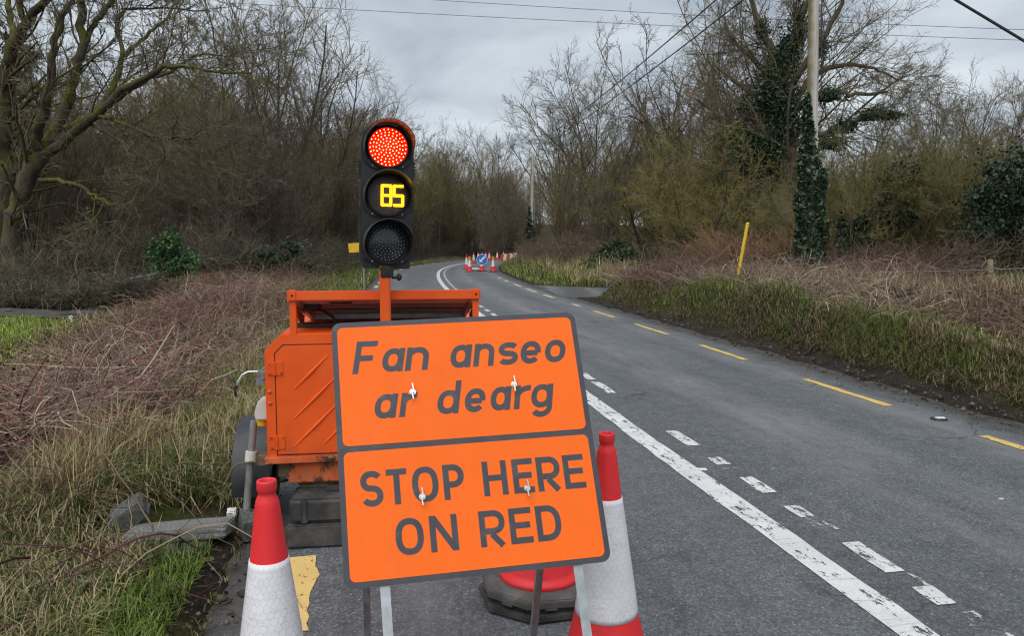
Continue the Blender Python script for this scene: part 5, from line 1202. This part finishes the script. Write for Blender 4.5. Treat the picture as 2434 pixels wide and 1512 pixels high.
# ------------------------------------------------------------------ traffic light on the mast
def make_light():
    root = empty('traffic_light', (-.666, 4.035, 1.478), R(15)); root.rotation_euler = (0, R(1.3), R(15)); root.scale = (.97, .97, .965)
    tag(root, 'black three-lamp traffic light, red lit and amber lens counting 85', 'traffic light')
    W, D = .285, .13; top = .79
    poly = [(-W / 2, .03), (W / 2, .03)] + [(W / 2 * math.cos(R(a)), .655 + W / 2 * math.sin(R(a))) for a in range(0, 181, 10)]
    B().prism(poly, 0, D).build('housing', 'black_plastic', root, .006)
    B().box((0, .05, .012), (.255, .09, .04)).build('housing_foot', 'black_plastic', root, .005)
    for sg in (-1, 1):
        for j, (za, zb_) in enumerate(((.49, .57), (.235, .315))):
            for k in range(6): B().box((sg * (W / 2 + .004), .035, za + .016 * k), (.016, .06, .009)).build('side_rib', 'black_plastic', root, .003)
    zc = [.648, .389, .132]
    def disc(z, r, y, n=36):
        b = B(); vs = []
        for q in range(5):
            rr = r * q / 4.0; yy = y - .012 * (1 - (q / 4.0)**2)
            vs.append([b.bm.verts.new((rr * math.cos(6.28319 * k / n), yy, z + rr * math.sin(6.28319 * k / n))) for k in range(n)] if q else [b.bm.verts.new((0, yy, z))])
        for k in range(n): b.bm.faces.new((vs[0][0], vs[1][k], vs[1][(k + 1) % n]))
        for q in range(1, 4):
            for k in range(n): b.bm.faces.new((vs[q][k], vs[q + 1][k], vs[q + 1][(k + 1) % n], vs[q][(k + 1) % n]))
        return b
    def leds(z, r, y, s, mat, parent, rings=6):
        b = B()
        for q in range(rings + 1):
            n = [1, 5, 10, 15, 19, 23, 27][q]; rr = r * q / rings
            for k in range(n):
                a = 6.28319 * k / n + q * .3; yy = y - .012 * (1 - (rr / r * .93)**2) - .001
                b.sphere((rr * math.cos(a), yy, z + rr * math.sin(a)), s, (1, .6, 1), 6)
        o = b.build('led_array', mat, parent); o['kind'] = 'stuff'
    for i, z in enumerate(zc):
        # lens door with clipped corners
        r = .128; b = B(); b.prism([(-r, z - .075), (-.075, z - .118), (.075, z - .118), (r, z - .075), (r, z + .03), (.075, z + .115), (-.075, z + .115), (-r, z + .03)], -.018, .004)
        dr = b.build('lens_door', 'black_plastic', root, .006)
        for sg in (-1, 1): B().sphere((sg * .080, -.019, z - .100), .0055, (1, .7, 1), 8).build('screw', 'galvanised', dr)
        b = B(); b.lathe([(.104, 0), (.118, 0), (.118, .02), (.104, .02)], 40); b.bm.transform(Matrix.Translation((0, -.036, z)) @ Matrix.Rotation(R(-90), 4, 'X')); b.build('lens_ring', 'black_plastic', dr)
        ln = disc(z, .1045, -.024).build('lens', ('red_lens', 'clear_lens', 'dark_lens')[i], root, smooth=True)
        if i == 0: leds(z, .095, -.024, .0034, 'red_led', ln)
        if i == 2: leds(z, .092, -.024, .0027, 'led_off', ln)
        if i == 1:
            seg = {'8': 'abcdefg', '5': 'acdfg'}
            for ch, x0 in (('8', -.008), ('5', .056)):
                w, h = .0235, .0520; xm = x0 + .0
                L = dict(a=((-w, h), (w, h)), b=((w, h), (w, 0)), c=((w, 0), (w, -h)), d=((-w, -h), (w, -h)), e=((-w, 0), (-w, -h)), f=((-w, h), (-w, 0)), g=((-w, 0), (w, 0)))
                b = B()
                for sgm in seg[ch]:
                    (xa, za), (xb, zb2) = L[sgm]; n = 7 if xa != xb else 7
                    for k in range(n + 1):
                        t = k / n; px, pz = xa + (xb - xa) * t, za + (zb2 - za) * t
                        for q in (-1, 1):
                            ox, oz = (0, q * .0038) if xa != xb else (q * .0038, 0)
                            b.sphere((xm + px + ox, -.0385, z + pz + oz), .0047, (1, .5, 1), 6)
                o = b.build('digit', 'amber_led', ln); o['kind'] = 'stuff'
        # visor: a tunnel open below
        b = B(); n = 30; a0, a1 = -28, 208; ro, ri = .131, .127; y0 = -.016; rows = []
        for k in range(n + 1):
            a = R(a0 + (a1 - a0) * k / n); e = min(k, n - k) / n; ln_ = .035 + .125 * min(1, max(0, e - .02) / .16)
            rows.append([b.bm.verts.new((rr * math.cos(a), yy, z + rr * math.sin(a))) for rr, yy in ((ro, y0), (ro, y0 - ln_), (ri, y0 - ln_), (ri, y0))])
        for p, q in zip(rows, rows[1:]):
            for k in range(4): b.bm.faces.new((p[k], q[k], q[(k + 1) % 4], p[(k + 1) % 4]))
        b.bm.faces.new(rows[0]); b.bm.faces.new(rows[-1][::-1])
        b.build('visor', 'visor_plastic', root, smooth=True)
    B().sphere((0, -.02, .79), .006, (1, 1, .6), 8).build('screw', 'galvanised', root)
    B().box((0, .01, -.028), (.068, .068, .060)).build('mounting_sleeve', 'black_plastic', root, .005)
    b = B(); b.cyl((.03, .01, -.058), (.062, .005, -.058), .008, n=10); b.sphere((.068, .004, -.056), .020, (.8, 1, 1), 10); b.build('clamp_knob', 'black_plastic', root, smooth=True)
make_light()

# ------------------------------------------------------------------ ballast block, slabs, stones
def ballast():
    p = gp(742, 1305); root = empty('ballast_block', (-1.215, 4.00, -.012), R(7)); tag(root, 'black ribbed rubber ballast block on the road under the trailer', 'block')
    b = B(); b.prismz([(0, -.13), (.90, -.13), (.90, .2), (0, .2)], 0, .125); b.build('lower_tier', 'rubber', root, .012)
    b = B(); b.prismz([(.02, -.115), (.88, -.115), (.88, .19), (.02, .19)], .128, .262); b.build('upper_tier', 'rubber', root, .02, seg=3)
    for x in (.10, .46, .80): B().box((x, -.114, .195), (.035, .014, .13)).build('rib', 'rubber', root, .006)
    b = B(); b.box((.50, .03, .272), (.60, .06, .022)); b.build('lip', 'rubber', root, .006)
ballast()
def rock(name, label, loc, size, rot, seed, mat='concrete', cat='slab', cuts=3, rough=.012):
    rng = np.random.RandomState(seed); bm = bmesh.new(); bmesh.ops.create_cube(bm, size=1.0); bmesh.ops.subdivide_edges(bm, edges=bm.edges[:], cuts=cuts, use_grid_fill=True)
    for v in bm.verts: v.co = Vector((v.co.x * size[0], v.co.y * size[1], v.co.z * size[2])) + Vector(rng.randn(3)) * rough * .12
    bmesh.ops.bevel(bm, geom=[e for e in bm.edges if e.calc_face_angle(0) > .7], offset=.007, segments=2, affect='EDGES')
    me = bpy.data.meshes.new(name); bm.to_mesh(me); bm.free(); me.materials.append(MATS[mat]); o = mobj(name, me); o.location = loc; o.rotation_euler = rot; return tag(o, label, cat)
p = gp(405, 1262, .10)
rock('concrete_slab', 'flat grey concrete slab lying in the verge grass', (p[0] + .02, p[1] + .08, .068), (.52, .20, .065), (R(-4), R(-3), R(4)), 1)
rock('concrete_slab', 'second thin slab edge sticking out under the flat concrete slab', (p[0] - .03, p[1] - .03, .006), (.44, .20, .05), (R(3), R(-2), R(-2)), 5)
p = gp(282, 1235, .12)
rock('concrete_block', 'tilted broken concrete block leaning on the flat slab', (p[0] + .02, p[1] + .08, .125), (.18, .17, .095), (R(8), R(-32), R(20)), 2, 'stone', 'block', 3, .018)
p = gp(588, 1290); rock('stone', 'grey stone wedged beside the prop stand foot', (p[0], p[1] + .1, .06), (.13, .16, .12), (R(12), R(5), R(30)), 3, 'stone', 'stone', 2, .02)
p = gp(552, 1240); rock('stone', 'small pale stone by the trailer tyre', (p[0], p[1], .05), (.05, .06, .05), (R(12), R(5), R(10)), 4, 'litter', 'stone', 2, .01)

# ------------------------------------------------------------------ poles, wires, posts
def upole(name, label, base, topp, r0, r1, zt):
    root = empty(name, tuple(base)); b = B(); d = (np.array(topp) - np.array(base)); n = 14
    b.tube([d * k / n for k in range(n + 1)], [r0 + (r1 - r0) * k / n for k in range(n + 1)], 18); b.build('shaft', 'pole_wood', root, smooth=True)
    return tag(root, label, 'utility pole'), d
PY = 20.0
pb = at(1926, 660, PY); pt_ = at(1934, 0, PY); dirn = (pt_ - pb) / (pt_[2] - pb[2]); pb2 = pb + dirn * (float(Hg(pb[0], PY)) - .3 - pb[2]); ptop = pb + dirn * (8.6 - pb[2])
pole, pd = upole('utility_pole', 'weathered wooden pole with ivy round its lower half on the right bank', pb2, ptop, .165, .125, 9)
b = B(); b.tube([pd * .60 + np.array([.17, -.12, 0]), pd * .75 + np.array([.17, -.12, 0]), pd * .99 + np.array([.16, -.1, 0])], .014, 6); b.build('cable', 'cable', pole, smooth=True)
def pole_ivy(name, label, base, dirn, hmax, r0, n, size, seed):
    rng = np.random.RandomState(seed); t = hmax * (rng.rand(n)**.85); a = rng.rand(n) * 6.283
    w = np.interp(t / hmax, [0, .08, .25, .45, .65, .82, 1.0], [.20, .30, .30, .27, .22, .14, .03]) * (1 + .2 * np.sin(t * 5 + a)) * r0 / .165
    keep = (t / hmax < .62) | (np.cos(a - 3.3) > -.25 + 1.1 * (t / hmax - .62) / .38); t, a, w = t[keep], a[keep], w[keep]
    C = np.array(base)[None] * 0 + np.outer(t, dirn) + np.stack([np.cos(a), np.sin(a), 0 * a], -1) * (r0 * .8 + w * (.4 + .6 * rng.rand(len(t))))[:, None]
    o = mobj(name, leafmesh(name, rng, C, size, IVY + [(.05, .075, .03), (.016, .042, .03)])); o.location = base; return tag(o, label, 'ivy')
pole_ivy('ivy_climber', 'dark glossy ivy wrapped round the near wooden pole', tuple(pb2), dirn, 5.15, .165, 9500, .075, 3)
PY2 = 50.0
fb = at(1261, 585, PY2); ft = at(1266, 371, PY2); fb[2] = float(Hg(fb[0], PY2)) - .2
pole2, pd2 = upole('utility_pole', 'distant leaning wooden pole with ivy at the inside of the bend', fb, ft, .14, .11, 9)
pole_ivy('ivy_climber', 'ivy round the foot of the distant pole', tuple(fb), pd2 / pd2[2], 3.9, .15, 1800, .13, 4)
b = B(); b.tube([pd2 * .62 + np.array([.18, -.1, 0]), pd2 * .3 + np.array([.25, -.1, 0]), np.array([.15, -.3, .9])], .024, 6); b.build('guard_strip', 'galvanised', pole2, smooth=True)
def wire(label, a, b_, sag, r, mat='wire', n=24):
    a, b_ = np.array(a), np.array(b_); b = B(); pts = [a + (b_ - a) * k / n - np.array([0, 0, sag * 4 * (k / n) * (1 - k / n)]) for k in range(n + 1)]
    b.tube([p - pts[0] for p in pts], r, 5); o = b.build('overhead_wire', mat, None, smooth=True); o.location = pts[0]; return tag(o, label, 'wire', 'overhead wires')
wire('lower thin wire crossing the sky from left to right', at(520, 4, 34), at(2500, 97, 34), .1, .012)
wire('upper thin wire crossing the top of the sky', at(960, -6, 34), at(2500, 72, 34), .1, .012)
wire('left one of the two diagonal wires climbing over the right trees', at(1310, 316, 46), at(1760, -52, 15), .15, .017, 'cable')
wire('right one of the two diagonal wires climbing over the right trees', at(1315, 330, 46), at(1830, -52, 15), .15, .017, 'cable')
wire('thick twisted black cable in the top right corner of the sky', at(2200, -45, 12), at(2560, 172, 12), .0, .022, 'cable')
def yellow_post():
    b0, t0 = at(1752, 668, 16.5), at(1777, 531, 16.5); z = float(Hg(b0[0], 16.5)); base = b0.copy(); base[2] = z; root = empty('marker_post', tuple(base)); tag(root, 'leaning yellow marker post on the right bank', 'post')
    d = (t0 - b0); b = B(); b.cyl((b0 - base) - d * .4, (t0 - base), .036, n=14); b.build('shaft', 'yellow_paint', root, .003, smooth=True)
    b = B(); b.sphere(t0 - base, .040, (1, 1, .6), 12); b.build('cap', 'yellow_paint', root, smooth=True)
yellow_post()
for px, py0, py1, Y, lb in ((2357, 680, 618, 14.5, 'pale mossy wooden fence post on the right bank'),):
    q = at(px, py0, Y); z = float(Hg(q[0], Y)); t = at(px - 3, py1, Y); b = B(); b.cyl((0, 0, -.2), tuple(t - np.array([q[0], Y, z])), .058, .05, 12); b.box(tuple(t - np.array([q[0], Y, z])), (.05, .05, .02), Matrix.Rotation(.4, 3, 'Y'))
    o = b.build('fence_post', 'fence_wood', None, smooth=True); o.location = (q[0], Y, z); tag(o, lb, 'post')
for k, (ya, yb) in enumerate(((640, 632), (655, 652))):
    a, b_ = at(1950, ya + 8, 17), at(2600, yb, 13.5); b = B(); b.tube([np.zeros(3), (b_ - a) / 2 - np.array([0, 0, .03]), b_ - a], .006, 5); o = b.build('fence_wire', 'galvanised', None, smooth=True); o.location = a; tag(o, ('upper' if k == 0 else 'lower') + ' strand of fence wire along the right bank', 'wire')
# white electric-fence peg in the left field
q = at(171, 765, 14.6); z = float(Hg(q[0], 14.6)); root = empty('fence_peg', (q[0], 14.6, z)); tag(root, 'white plastic fence peg at the edge of the left field', 'peg')
B().cyl((0, 0, 0), (0, 0, .22), .014, n=8).build('stake', 'litter', root)
b = B(); b.lathe([(.018, -.008), (.038, -.008), (.038, .008), (.018, .008), (.018, -.008)], 16); b.bm.transform(Matrix.Translation((-.015, 0, .235)) @ Matrix.Rotation(R(90), 4, 'X')); b.build('loop', 'litter', root, smooth=True)
# low metal rail by the laurel
def rail():
    a, c = at(280, 668, 19.2), at(372, 650, 20.2); base = a.copy(); base[2] = float(Hg(a[0], 19.2)); root = empty('metal_rail', tuple(base)); tag(root, 'low galvanised rail on posts beside the green laurel', 'rail')
    b = B(); b.tube([a - base, c - base], .026, 8); b.build('rail_bar', 'galvanised', root, smooth=True)
    for k in (0, .4, .8):
        p = a + (c - a) * k; b = B(); b.box(tuple(p - base - np.array([0, 0, .13])), (.07 if k == 0 else .045, .05, .30)); b.build('post', 'galvanised', root, .006)
rail()
# yellow board behind the signal head
def yboard():
    q = at(840, 588, 22); z = float(Hg(q[0] + .16, 22)); root = empty('yellow_board', (q[0] + .16, 22, z)); tag(root, 'small yellow board peeping out behind the signal head', 'sign')
    b = B(); b.box((0, 0, q[2] - z), (.60, .012, .27), Matrix.Rotation(R(-4), 3, 'Y')); b.build('board', 'yellow_board', root, .002)
    b = B(); b.cyl((.12, .03, -.2), (.12, .03, q[2] - z + .1), .025, n=10); b.build('post', 'galvanised', root)
yboard()
# dead stems standing in the left hedge and the dry stalks on the right bank
def stems(label, lst, Y, r, mat):
    for (pts, lb) in lst:
        w = np.array([at(x, y, Y) for x, y in pts]); base = w[0].copy(); q = catmull(w, 8) - base; P = q[None]; Rr = np.linspace(r, r * .45, 8)[None]; V, Fq = tubes(P, Rr, 6)
        o = mobj('dead_branch', fast_mesh('dead_branch', V, Fq, mat, True)); o.location = base; tag(o, lb, 'branch', label)
stems('bleached dead branches in the hedge', [([(270, 665), (276, 630), (285, 600), (292, 588)], 'bleached forked stick standing left of the laurel bush'), ([(183, 650), (178, 625), (185, 605), (183, 600)], 'short bleached stick standing over the dark scrub near the mossy tree'),
      ([(173, 700), (180, 672), (196, 655), (207, 620), (212, 612)], 'crooked pale stick rising from the dark scrub behind the white peg')], 19.4, .016, 'twig_tan')
stems('arching dead stalks on the right bank', [([(2185, 660), (2168, 632), (2140, 614), (2104, 607)], 'pale dead stalk arching left on the right bank'), ([(2372, 706), (2378, 680), (2388, 656), (2394, 645)], 'pale hooked grass stalk beside the fence post')], 12, .012, 'twig_tan')
# scraps of litter on the tarmac
for px, py, sz, lb in ((2380, 1184, .035, 'white scrap lying on the right lane'), (1985, 770, .03, 'white scrap at the foot of the right bank')):
    q = gp(px, py); rock('litter_scrap', lb, (q[0], q[1], -.010), (sz, sz * .6, .004), (0, 0, .5), int(px), 'litter', 'litter', 2, .0)
